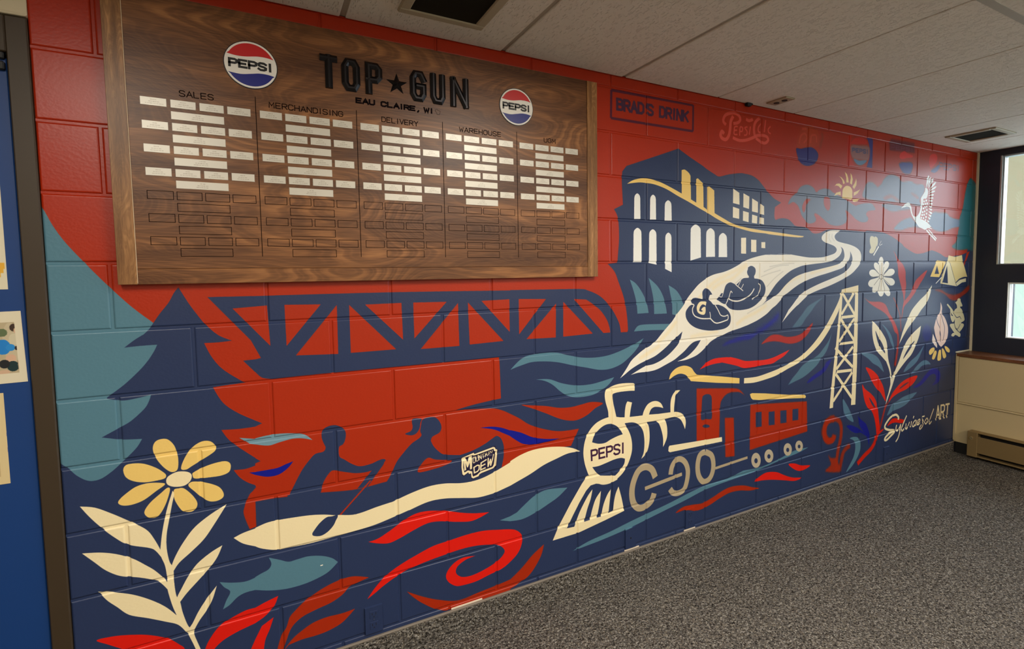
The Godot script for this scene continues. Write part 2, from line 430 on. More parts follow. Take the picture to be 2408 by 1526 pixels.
	# daisy and its stalk
	for p in [[8, 1370, 975, 1385, 920, 1430, 890, 1500, 888, 1560, 940, 1590, 1020, 1600, 1080, 1595, 1150, 1570, 1178, 1530, 1180, 1480, 1150, 1430, 1100, 1390, 1040], [8, 1625, 1155, 1640, 1090, 1690, 1000, 1750, 940, 1820, 905, 1890, 908, 1935, 950, 1930, 990, 1880, 1030, 1800, 1080, 1720, 1130, 1670, 1160],
			[8, 1730, 1190, 1800, 1150, 1900, 1110, 2010, 1085, 2060, 1100, 2070, 1140, 2050, 1185, 1980, 1215, 1880, 1230, 1790, 1240, 1740, 1238, 1728, 1215], [8, 1690, 1305, 1720, 1270, 1800, 1270, 1900, 1290, 1970, 1320, 2005, 1370, 2000, 1410, 1950, 1440, 1880, 1445, 1810, 1410, 1750, 1360],
			[12, 1560, 100, 1600, 85, 1650, 85, 1720, 140, 1765, 200, 1768, 245, 1740, 285, 1700, 300, 1640, 290, 1590, 230, 1562, 170], [12, 1525, 90, 1500, 80, 1440, 130, 1350, 210, 1300, 280, 1300, 320, 1340, 350, 1395, 350, 1440, 310, 1480, 240, 1510, 160],
			[12, 1480, 50, 1440, 35, 1330, 38, 1220, 70, 1120, 140, 1065, 195, 1065, 225, 1110, 240, 1190, 230, 1290, 190, 1400, 110], [8, 1105, 1165, 1130, 1120, 1200, 1105, 1290, 1108, 1390, 1140, 1460, 1180, 1490, 1210, 1475, 1240, 1400, 1260, 1300, 1275, 1200, 1265, 1130, 1230]]:
		Q(Y, p[0], p.slice(1))
	Q(C, 8, [1490, 1265, 1510, 1220, 1590, 1180, 1680, 1180, 1720, 1210, 1705, 1265, 1650, 1305, 1570, 1315, 1510, 1300])
	G(C, [[12, 1548, 105, 1562, 140, 1545, 220, 1515, 380, 1495, 500, 1495, 620, 1520, 740, 1555, 800, 1560, 900, 1580, 1040, 1615, 1100, 1640, 1200, 1690, 1320, 1740, 1350, 1745, 1400, 1800, 1526, 1850, 1640], [12, 1790, 1640, 1755, 1526, 1680, 1380, 1640, 1340, 1580, 1215, 1540, 1120, 1500, 980, 1500, 900, 1480, 780, 1440, 680, 1445, 560, 1465, 420, 1500, 260, 1548, 105]])
	G(C, [[12, 715, 248, 850, 258, 1000, 310, 1130, 365, 1250, 420, 1330, 470, 1390, 550, 1440, 640, 1460, 720], [12, 1460, 720, 1400, 650, 1340, 620, 1150, 590, 1020, 520, 900, 430, 800, 340, 715, 248]])
	G(C, [[12, 2033, 230, 1900, 310, 1750, 430, 1650, 560, 1580, 680, 1540, 780, 1540, 850], [12, 1555, 830, 1610, 750, 1720, 650, 1830, 540, 1920, 410, 2033, 230]])
	G(C, [[12, 735, 668, 900, 660, 1050, 675, 1190, 715, 1300, 770, 1400, 830, 1500, 925, 1530, 1020], [12, 1520, 1010, 1450, 940, 1390, 910, 1250, 885, 1080, 870, 950, 820, 850, 750, 735, 668]])
	G(C, [[12, 1995, 595, 1890, 660, 1770, 760, 1690, 870, 1630, 980, 1590, 1060, 1590, 1110], [12, 1615, 1105, 1680, 1020, 1790, 900, 1880, 800, 1950, 700, 1995, 595]])
	G(C, [[12, 880, 1010, 1050, 1020, 1200, 1040, 1350, 1085, 1480, 1145, 1580, 1220, 1700, 1330], [12, 1680, 1385, 1600, 1310, 1480, 1280, 1330, 1250, 1160, 1220, 1050, 1150, 960, 1090, 880, 1010]])
	G(C, [[12, 1945, 955, 1850, 1080, 1780, 1190, 1730, 1290, 1700, 1340, 1700, 1390], [12, 1740, 1360, 1790, 1270, 1860, 1170, 1910, 1070, 1945, 955]])
	# red leaves at the foot
	Q(S, 12, [865, 1450, 1000, 1415, 1150, 1400, 1330, 1400, 1500, 1430, 1600, 1480, 1660, 1540, 1600, 1700, 1200, 1560, 980, 1490])
	G(S, [[12, 1780, 1700, 1840, 1526, 1880, 1440, 1960, 1330, 2070, 1250, 2200, 1180, 2289, 1155], [13, 0, 1155, 100, 1100, 207, 1048], [13, 207, 1048, 170, 1140, 90, 1230, 0, 1295], [12, 2150, 1360, 2000, 1450, 1900, 1560, 1860, 1700]])
	G(S, [[12, 2220, 1600, 2289, 1440], [13, 60, 1320, 166, 1240], [13, 166, 1240, 130, 1350, 90, 1450, 70, 1600]])
	G(R, [[13, 1022, 882, 900, 872, 800, 890, 680, 940, 560, 1010, 440, 1100, 360, 1180, 310, 1240, 280, 1330, 230, 1420, 180, 1600], [13, 230, 1600, 280, 1450, 330, 1330, 420, 1240, 550, 1170, 680, 1110, 780, 1040, 860, 960, 1022, 882]], 0.001)
	G(R, [[13, 897, 1163, 780, 1205, 640, 1240, 520, 1290, 420, 1360, 330, 1440, 240, 1560], [13, 300, 1490, 420, 1440, 560, 1400, 680, 1350, 790, 1280, 897, 1163]], 0.001)
	# emblem beside the canoe
	var ring := [150, 400, 380, 300, 400, 325, 780, 180, 815, 190, 830, 225, 862, 235, 865, 280, 840, 560, 800, 610, 540, 715, 500, 740, 480, 780, 370, 825, 335, 805, 325, 720, 285, 735, 270, 700, 180, 765, 150, 740, 130, 600, 135, 440]
	var dark := rgb(34, 28, 58)
	K(dark, 39, ring + [150, 400], 0.006)
	L(C, 39, ring)
	L(dark, 39, [175, 425, 350, 345, 385, 362, 785, 218, 800, 265, 828, 268, 800, 540, 760, 590, 520, 680, 450, 750, 370, 785, 357, 760, 350, 680, 265, 660, 190, 705, 165, 600])
	L(C, 39, [170, 425, 215, 408, 250, 490, 295, 375, 350, 350, 345, 630, 305, 645, 300, 500, 262, 600, 245, 600, 212, 510, 228, 650, 190, 668])
	letters(C, "OUNTAIN", 39, [365, 405, 762, 255, 758, 305, 370, 515], 0.0028)
	letters(C, "DEW", 39, [385, 600, 790, 345, 750, 545, 395, 710], 0.0055)

func draw_middle() -> void:
	# teal water and grass
	G(T, [[10, 0, 265, 110, 160, 250, 120, 400, 110, 520, 135, 640, 155, 760, 155, 880, 135, 1000, 90, 1110, 35, 1195, -20], [10, 1195, -20, 1140, 70, 1080, 140, 1000, 210, 900, 255, 800, 265, 680, 245, 560, 225, 440, 200, 330, 190, 200, 195, 100, 225, 0, 265]])
	G(T, [[10, 230, 352, 350, 350, 460, 385, 590, 405, 720, 395, 830, 365, 932, 331], [10, 932, 331, 880, 400, 800, 460, 720, 495, 600, 512, 520, 500, 450, 460, 380, 400, 310, 365, 230, 352]])
	G(T, [[13, 2195, 372, 2289, 335], [14, 60, 300, 140, 220, 220, 150, 330, 95, 512, 77], [14, 512, 77, 430, 160, 340, 225, 220, 305, 110, 360, 0, 380], [13, 2195, 372]])
	G(T, [[6, 1072, 980, 1130, 1020, 1190, 1110, 1225, 1200, 1240, 1280], [6, 1240, 1280, 1140, 1287], [6, 1140, 1287, 1130, 1180, 1105, 1080, 1072, 980]])
	G(T, [[6, 1240, 965, 1320, 1040, 1370, 1130, 1395, 1230, 1403, 1285], [6, 1403, 1285, 1290, 1290], [6, 1290, 1290, 1285, 1170, 1265, 1060, 1240, 965]])
	G(T, [[6, 1420, 1032, 1490, 1080, 1540, 1160, 1560, 1240], [6, 1560, 1240, 1500, 1295, 1452, 1293], [6, 1452, 1293, 1450, 1190, 1435, 1110, 1420, 1032]])
	G(T, [[6, 1108, 1446, 1140, 1400, 1190, 1385, 1300, 1380, 1440, 1378], [6, 1420, 1432, 1250, 1435, 1108, 1446]])
	# building: gold roof, chimneys and white windows
	G(Y, [[6, 1047, 122, 1100, 90, 1180, 72, 1260, 78, 1340, 105, 1440, 155, 1537, 210], [6, 1537, 210, 1537, 0], [6, 1537, 0, 1565, -5, 1600, 22, 1617, 50], [1006, 1617, 50, 1620, 262, 1668, 292, 1668, 80, 1682, 72, 1730, 118, 1733, 330, 1770, 357, 1770, 150, 1785, 145, 1830, 182, 1833, 385], [6, 1833, 385, 1900, 425, 2000, 480, 2120, 515, 2200, 530, 2289, 545], [7, 0, 548, 120, 565, 220, 580, 314, 592],
		[7, 314, 592, 300, 602, 240, 602, 120, 590, 0, 575], [6, 2289, 568, 2180, 555, 2080, 530, 1960, 490, 1860, 440, 1780, 390, 1700, 345, 1600, 285, 1500, 230, 1400, 170, 1300, 130, 1220, 115, 1150, 110, 1047, 122]])
	for a in [[1110, 1167, 208, 438, 438], [1252, 1307, 220, 443, 443], [1383, 1447, 270, 452, 453], [1103, 1178, 517, 825, 825], [1243, 1312, 530, 832, 848], [1388, 1447, 560, 885, 915], [1615, 1710, 487, 812, 783], [1755, 1836, 520, 779, 777], [1868, 1945, 563, 780, 780]]:
		var m: float = (a[0] + a[1]) / 2.0
		var r: float = (a[1] - a[0]) * 0.75
		G(rgb(238, 237, 230), [[6, a[0], a[3], a[0] + 2, a[2] + r], [6, a[0] + 2, a[2] + r, a[0] + 8, a[2] + r * 0.42, m, a[2], a[1] - 8, a[2] + r * 0.42, a[1] - 2, a[2] + r], [6, a[1], a[4]]])
	for a in [[2000, 165, 2055, 203, 2057, 310, 1998, 295], [2092, 207, 2145, 237, 2142, 348, 2090, 332], [2170, 253, 2222, 285, 2222, 383, 2168, 370], [2245, 300, 2276, 325, 2277, 402, 2242, 393], [1998, 328, 2054, 347, 2053, 437, 1997, 425], [2088, 365, 2140, 380, 2138, 467, 2087, 453], [2170, 398, 2217, 412, 2214, 480, 2167, 472], [2240, 422, 2275, 430, 2275, 487, 2238, 480],
			[2070, 607, 2115, 605, 2115, 750, 2070, 748], [2160, 623, 2207, 625, 2207, 735, 2160, 733], [2252, 645, 2287, 645, 2287, 700, 2252, 698]]:
		L(C.lerp(W, 0.5), 6, a)
	# river with its strands
	G(W, [[26, 1355, 85, 1200, 85, 1120, 105, 1060, 140, 1015, 190, 1010, 245, 1040, 285, 1100, 315, 1180, 345, 1240, 375, 1275, 420, 1270, 465, 1230, 505, 1150, 535, 1050, 565, 940, 575, 800, 575, 680, 560, 540, 535, 420, 515, 280, 505, 150, 510, 0, 525],
		[28, 2150, 140, 2000, 128, 1880, 125, 1700, 140, 1550, 170, 1400, 215, 1290, 265, 1180, 335, 1050, 405, 920, 455, 780, 490, 680, 530, 600, 580, 480, 675, 380, 790, 280, 920, 200, 1060, 80, 1220, 0, 1340],
		[29, 1020, 480, 900, 620, 780, 770, 680, 860, 560, 930, 440, 1030, 340, 1130, 260, 1260, 190, 1370, 135, 1450], [29, 135, 1450, 220, 1380, 340, 1280, 480, 1190, 620, 1120, 760, 1050, 880, 960, 980, 870, 1060, 790, 1110, 740, 1180, 680, 1255, 605],
		[29, 1255, 605, 1225, 730, 1180, 830, 1100, 930, 1000, 1030, 880, 1120, 740, 1190, 600, 1225, 480, 1290, 330, 1385], [29, 330, 1385, 470, 1345, 650, 1325, 800, 1285, 950, 1205, 1100, 1120, 1200, 1040, 1300, 950, 1390, 850, 1470, 790, 1585, 760],
		[29, 1585, 760, 1520, 870, 1420, 985, 1310, 1075, 1165, 1143], [29, 1165, 1143, 1320, 1115, 1480, 1050, 1580, 980, 1680, 880, 1760, 790, 1870, 720, 1960, 680, 2100, 610, 2289, 545], [30, 450, 335, 620, 250, 780, 140, 880, 40, 930, 0],
		[26, 200, 1420, 280, 1330, 330, 1260, 400, 1210, 500, 1130, 600, 1060, 700, 1005, 800, 960, 950, 905, 1100, 860, 1250, 810, 1380, 760, 1450, 690, 1500, 610, 1520, 540, 1520, 460], [26, 1520, 460, 1550, 540, 1560, 610, 1540, 690, 1500, 760, 1430, 830, 1330, 890, 1180, 955, 1000, 1030, 850, 1100, 740, 1160, 640, 1230, 560, 1320, 480, 1430, 405, 1526],
		[30, 1200, 20, 1055, 296], [30, 1055, 296, 1200, 120, 1315, 0], [26, 590, 1420, 700, 1310, 780, 1240, 880, 1190, 1000, 1140, 1150, 1080, 1300, 1010, 1430, 940, 1540, 870, 1620, 790, 1690, 700, 1715, 620, 1715, 520, 1680, 440, 1600, 380, 1500, 340, 1400, 315, 1300, 285, 1250, 235, 1245, 180, 1290, 130, 1355, 85]])
	var wash := C.lerp(W, 0.25)
	for p in [[28, 1350, 320, 1000, 500, 780, 620, 600, 790, 420, 1000], [28, 1350, 330, 1100, 560, 900, 640, 720, 760], [28, 1150, 1400, 1300, 1280, 1500, 1180, 1700, 1050], [29, 1150, 420, 980, 640, 820, 800], [29, 1400, 700, 1650, 650, 1900, 600], [29, 850, 860, 640, 1000, 480, 1100], [26, 640, 900, 420, 1010, 300, 1150], [26, 1300, 700, 1000, 800, 800, 860]]:
		K(wash, p[0], p.slice(1), 0.02, 0.008, 0.75)
	for p in [[28, 1750, 360, 2000, 310, 2200, 300], [28, 1650, 450, 1900, 350, 2100, 330], [28, 1600, 540, 1750, 480, 1950, 420], [28, 1000, 760, 1100, 690, 1250, 560], [28, 1700, 720, 1850, 560, 2000, 440], [28, 1350, 1200, 1550, 1080, 1700, 1000], [26, 1180, 300, 1140, 230, 1150, 150], [26, 1240, 280, 1195, 220, 1200, 150]]:
		K(W.darkened(0.12), p[0], p.slice(1), 0.006, 0.003, 0.8)
	G(N, [[26, 0, 1340, 100, 1180, 200, 1040, 320, 920, 460, 810, 600, 745, 700, 715, 880, 690, 1080, 665, 1200, 635, 1300, 570, 1350, 510, 1370, 440, 1350, 380], [26, 1350, 380, 1390, 420, 1410, 480, 1415, 560, 1380, 640, 1320, 685, 1200, 725, 1000, 775, 800, 825, 650, 870, 540, 920, 450, 985, 350, 1080, 230, 1220, 100, 1310, 0, 1372], [28, 1620, 1042], [28, 1620, 1042, 1720, 930]])
	# bathers on their rings
	G(N, [[28, 1365, 375, 1400, 350, 1440, 345, 1490, 380, 1505, 430, 1495, 490, 1475, 530, 1482, 570], [28, 1482, 570, 1560, 580, 1620, 610, 1660, 670, 1680, 740, 1670, 830, 1630, 910, 1560, 990, 1480, 1060, 1380, 1110, 1250, 1135, 1130, 1135, 1040, 1110, 985, 1060, 970, 1028], [28, 970, 1028, 930, 1025, 880, 1000, 830, 960, 808, 940], [28, 808, 940, 850, 890, 890, 835, 925, 835], [28, 925, 835, 960, 710, 1000, 660, 1050, 640, 1100, 655, 1150, 685], [28, 1150, 685, 1200, 640, 1240, 600, 1290, 565, 1378, 558], [28, 1378, 558, 1382, 530, 1360, 500, 1350, 450, 1365, 400, 1365, 375]])
	for p in [[0.005, 1145, 680, 1280, 792], [0.0035, 1188, 705, 1240, 605], [0.004, 1247, 748, 1286, 668], [0.0075, 1020, 925, 1080, 965, 1180, 975, 1280, 945, 1380, 885, 1440, 820, 1478, 750], [0.0055, 1550, 655, 1585, 690, 1580, 780, 1550, 860, 1500, 900, 1437, 945], [0.005, 1085, 830, 1058, 800, 1020, 920, 968, 1025], [0.004, 850, 888, 898, 897, 930, 790]]:
		K(W, 28, p.slice(1), p[0])
	G(N, [[28, 348, 968, 370, 930, 420, 915, 480, 925, 548, 940], [28, 548, 940, 550, 900, 545, 840, 555, 790, 600, 745, 650, 760, 690, 800, 727, 857], [28, 727, 857, 685, 865, 670, 900, 660, 940], [28, 660, 940, 700, 985, 750, 1040, 830, 1040, 930, 1080, 1010, 1150, 1050, 1230, 1055, 1320, 1030, 1400, 960, 1460, 850, 1490, 700, 1505, 550, 1490, 420, 1450, 320, 1380, 260, 1290, 245, 1200, 265, 1130, 320, 1060, 360, 1040], [28, 360, 1040, 348, 968]])
	for p in [[0.0065, 352, 1025, 395, 1048, 370, 1110, 375, 1180, 410, 1240, 480, 1275, 560, 1290, 690, 1288], [0.0065, 690, 1288, 800, 1370, 1000, 1310], [0.0055, 1000, 1310, 1010, 1270, 1000, 1225, 970, 1240, 920, 1245, 870, 1220, 830, 1140, 775, 1045], [0.0045, 690, 1285, 690, 1230, 678, 1168]]:
		K(W, 28, p.slice(1), p[0])
	Q(C, 28, [615, 988, 560, 980, 500, 990, 460, 1040, 445, 1100, 460, 1170, 510, 1210, 570, 1220, 598, 1190, 605, 1130, 602, 1080, 612, 1030])
	Q(N, 28, [595, 1050, 550, 1035, 515, 1065, 497, 1105, 492, 1150, 530, 1165, 552, 1150, 525, 1130, 560, 1085, 602, 1075])
	# engine
	G(C, [[38, 350, 425, 345, 370, 320, 280, 312, 210, 325, 165, 380, 125, 450, 100, 530, 90, 605, 90], [38, 622, 102, 618, 168], [38, 618, 168, 560, 170, 470, 180, 410, 195, 393, 215, 400, 290, 415, 360, 432, 435], [38, 470, 440, 516, 440], [38, 516, 440, 520, 370, 530, 310, 545, 277], [38, 592, 288, 578, 360, 568, 436], [38, 640, 428, 700, 420], [38, 700, 420, 715, 370, 750, 310, 800, 278, 850, 275, 890, 300, 912, 346], [38, 912, 346, 870, 335, 820, 335, 785, 360, 765, 412],
		[38, 860, 405, 985, 388], [38, 985, 388, 985, 300, 995, 240, 1020, 190, 1050, 165, 1086, 162], [38, 1086, 162, 1045, 210, 1030, 270, 1022, 345, 1022, 385], [38, 1060, 385, 1100, 400, 1130, 435, 1142, 490, 1134, 562], [38, 1134, 562, 1115, 510, 1090, 465, 1050, 440, 1000, 440, 930, 460], [38, 930, 460, 945, 510, 952, 560, 950, 640, 930, 700, 909, 744], [38, 909, 744, 910, 660, 895, 580, 870, 510, 840, 478], [38, 745, 488], [38, 745, 488, 765, 540, 772, 620, 768, 700, 750, 780, 720, 830, 686, 864],
		[38, 686, 864, 710, 800, 718, 720, 715, 640, 700, 570, 660, 515, 600, 492, 520, 500], [38, 500, 560, 350, 560]])
	Q(C, 10, [880, 690, 780, 735, 710, 810, 670, 900, 655, 1000, 662, 1080, 680, 1150, 715, 1230, 780, 1280, 840, 1295, 920, 1270, 1000, 1200, 1050, 1120, 1085, 1020, 1092, 940, 1080, 860, 1050, 790, 1015, 735, 950, 695])
	G(N, [[10, 733, 915, 750, 860, 790, 805, 840, 765, 890, 750, 940, 762, 980, 795, 1008, 843], [10, 1008, 843, 960, 860, 900, 890, 850, 920, 790, 928, 733, 915]])
	G(N, [[10, 735, 1138, 790, 1128, 860, 1100, 930, 1070, 990, 1055, 1028, 1062], [10, 1028, 1062, 1020, 1110, 980, 1170, 930, 1220, 880, 1232, 830, 1225, 775, 1190, 735, 1138]])
	letters(rgb(62, 30, 62), "PEPSI", 10, [726, 990, 1022, 922, 1022, 1005, 730, 1075], 0.0095)
	L(C, 14, [430, 430, 540, 220, 640, 45, 690, -30, 960, -30, 960, 5, 900, 38, 830, 47, 770, 42, 720, 58, 680, 105, 620, 210, 560, 330, 507, 442])
	L(C, 14, [380, 553, 430, 430, 505, 443, 575, 428, 660, 385, 712, 368, 775, 348, 812, 338, 880, 308, 920, 290, 1012, 240, 1022, 285, 850, 370, 612, 482])
	G(C, [[14, 737, 92, 690, 160, 620, 300, 572, 432], [14, 660, 390], [14, 660, 390, 690, 270, 720, 180, 737, 92]])
	G(C, [[14, 813, 105, 765, 180, 735, 270, 712, 370], [14, 775, 350], [14, 775, 350, 800, 220, 813, 105]])
	G(C, [[14, 903, 90, 870, 140, 835, 230, 812, 340], [14, 880, 310], [14, 880, 310, 892, 190, 903, 90]])
	G(C, [[14, 970, 68, 945, 130, 930, 200, 920, 292], [14, 1012, 242], [14, 1012, 242, 995, 160, 970, 68]])
	# cab, coach and running gear
	G(R, [[36, 345, 240, 950, 235], [36, 950, 235, 1060, 255, 1165, 365], [36, 1165, 365, 1080, 305, 960, 300, 860, 330, 790, 400, 745, 500, 735, 700, 725, 1070], [36, 345, 1130]], 0.004)
	Q(N, 36, [440, 400, 475, 350, 530, 335, 580, 352, 600, 410, 600, 560, 598, 742, 510, 755, 422, 762, 428, 600], 0.003)
	oval(N, 36, 505, 875, 60, 28, 0.003)
	L(R, 36, [820, 735, 970, 730, 985, 1380, 830, 1398], 0.004)
	L(R, 36, [1250, 512, 2200, 455, 2210, 962, 1240, 1278], 0.004)
	for a in [[1340, 645, 1440, 630, 1442, 880, 1342, 895], [1560, 635, 1660, 622, 1660, 850, 1560, 862], [1755, 615, 1860, 605, 1860, 815, 1757, 828], [1962, 590, 2060, 578, 2058, 770, 1960, 782]]:
		L(N, 36, a, 0.003)
	L(C, 10, [1420, 962, 1428, 946, 1898, 868, 1900, 908, 1432, 1005, 1418, 995])
	G(Y, [[10, 1423, 357, 1440, 300, 1490, 250, 1560, 228, 1620, 245, 1650, 285, 1672, 308], [1010, 1700, 312, 1900, 325, 2057, 340, 2055, 388, 1850, 382, 1620, 367], [10, 1620, 367, 1600, 340, 1570, 310, 1520, 300, 1470, 320, 1423, 357]])
	L(Y, 36, [1243, 335, 1280, 318, 1500, 322, 1700, 335, 1900, 345, 2165, 345, 2187, 370, 2175, 402, 2000, 405, 1700, 420, 1400, 435, 1290, 428, 1262, 400])
	G(T, [[14, 558, 646, 700, 560, 900, 470, 1120, 360, 1400, 230, 1700, 80, 1950, 0], [37, 700, 285, 850, 255, 1000, 190, 1150, 110, 1272, 80], [37, 1272, 80, 1180, 130, 1000, 205, 850, 275, 700, 330, 500, 400, 350, 460, 200, 540, 0, 640], [14, 1130, 410, 1000, 470, 800, 555, 558, 646]])
	K(TAN, 10, [1300, 1230, 1270, 1160, 1215, 1135, 1150, 1170, 1105, 1270, 1090, 1370, 1105, 1460, 1150, 1505, 1210, 1490, 1265, 1440, 1290, 1372], 0.034)
	K(TAN, 10, [1207, 1330, 1540, 1200], 0.019)
	K(TAN, 37, [62, 320, 75, 250, 110, 195, 155, 185, 195, 220, 215, 290, 205, 380, 180, 450, 130, 482, 85, 480, 57, 445], 0.030)
	K(TAN, 37, [368, 122, 320, 150, 300, 240, 310, 330, 350, 382, 400, 360, 430, 300, 438, 220, 420, 150, 368, 122], 0.032)
	K(TAN, 37, [455, 265, 738, 170], 0.015)
	for a in [[812, 195, 41, 66], [925, 157, 39, 58], [1090, 100, 36, 55], [1190, 70, 33, 48]]:
		oval(TAN.lightened(0.15), 37, a[0], a[1], a[2], a[3])
		oval(N, 37, a[0], a[1] + 4, a[2] * 0.36, a[3] * 0.34)
	Q(S, 37, [798, 381, 850, 330, 910, 300, 990, 298, 1060, 325, 1130, 345, 1212, 348, 1150, 375, 1060, 370, 960, 365, 870, 370], 0.001)
	Q(S, 37, [1096, 229, 1150, 222, 1210, 240, 1287, 239, 1240, 275, 1190, 288, 1140, 270], 0.001)
	Q(R, 37, [108, 657, 170, 605, 250, 585, 340, 570, 430, 520, 520, 460, 600, 425, 700, 415, 780, 430, 840, 440, 760, 460, 670, 460, 580, 480, 490, 530, 400, 590, 300, 635, 200, 628], 0.003)
	# red and blue brush strokes above the train
	G(S, [[10, 1698, 263, 1760, 200, 1830, 165, 1930, 152, 1960, 153], [30, 130, 910, 260, 940, 400, 980, 560, 975, 750, 960, 900, 920, 1050, 850, 1197, 778], [30, 1197, 778, 1100, 890, 980, 970, 880, 1030, 700, 1060, 560, 1090, 380, 1110, 250, 1070, 110, 1037], [10, 1900, 200, 1800, 220, 1698, 263]], 0.001)
	Q(S.lerp(R, 0.3), 30, [690, 680, 780, 580, 880, 515, 1000, 510, 1120, 545, 1240, 545, 1370, 510, 1470, 440, 1610, 295, 1560, 440, 1470, 560, 1380, 630, 1260, 670, 1150, 670, 1020, 640, 900, 630, 780, 650], 0.004, 0.8)
	Q(B, 30, [-10, 710, 80, 630, 250, 560, 430, 505, 620, 470, 780, 330, 930, 200, 1010, 110, 960, 240, 840, 350, 650, 470, 500, 590, 350, 620, 180, 660], 0.008, 0.8)
	Q(B, 28, [1480, 1526, 1600, 1420, 1750, 1330, 1900, 1180, 1920, 1300, 1780, 1430, 1620, 1540], 0.02, 0.55)
	Q(B, 33, [130, 462, 210, 360, 330, 270, 430, 190, 480, 90, 570, 40, 510, 170, 430, 280, 300, 370, 200, 440], 0.006, 0.85)
	G(T, [[31, 435, 288, 280, 375, 150, 460, 60, 580, -30, 700, -135, 836], [31, -135, 836, 20, 810, 110, 680, 210, 550, 300, 420, 435, 288]], 0.004, 0.7)
	G(T, [[30, 1957, 462, 1900, 610, 1800, 760, 1700, 880, 1560, 970, 1430, 1060, 1330, 1190, 1240, 1300, 1167, 1414], [30, 1167, 1414, 1290, 1350, 1430, 1280, 1560, 1180, 1690, 1050, 1760, 940, 1830, 850, 1890, 720, 1957, 462]], 0.002, 0.85)
	# suspension cable and tower
	G(C, [[30, 378, 1385, 560, 1370, 760, 1315, 960, 1240, 1160, 1125, 1300, 1050, 1440, 960, 1600, 820, 1750, 660, 1880, 470, 1980, 290, 2075, 90], [31, 705, 535, 760, 300], [31, 757, 158], [31, 757, 158, 735, 260, 700, 370, 620, 540, 520, 730], [30, 1850, 350, 1700, 570, 1560, 740, 1400, 890, 1200, 1020, 1000, 1120, 800, 1200, 600, 1265, 380, 1290], [30, 378, 1385]])
	L(C, 31, [757, 157, 1057, 78, 1056, 215, 748, 220])
	G(C, [[1031, 995, 95, 1057, 78, 1050, 600, 1030, 1526], [1033, 1020, 400, 1003, 850, 925, 858, 940, 600, 962, 0], [31, 985, 700, 1000, 230]])
	G(C, [[31, 735, 215, 770, 250, 755, 560, 715, 1000, 672, 1500], [1033, 640, 350, 610, 740, 600, 905, 538, 920, 560, 640, 600, 260, 630, 0], [31, 640, 1300, 690, 780, 725, 400]])
	L(C, 31, [758, 632, 1000, 605, 1000, 655, 745, 686])
	L(C, 31, [735, 1112, 985, 1075, 985, 1125, 710, 1158])
	L(C, 33, [675, 235, 940, 203, 940, 255, 655, 290])
	for p in [[31, 775, 225, 990, 605], [31, 980, 215, 755, 605], [31, 745, 690, 980, 1070], [31, 985, 680, 710, 1095], [33, 640, -170, 955, 175], [33, 960, -190, 660, 215], [33, 650, 300, 940, 725], [33, 945, 268, 603, 790]]:
		K(C, p[0], p.slice(1), 0.021)

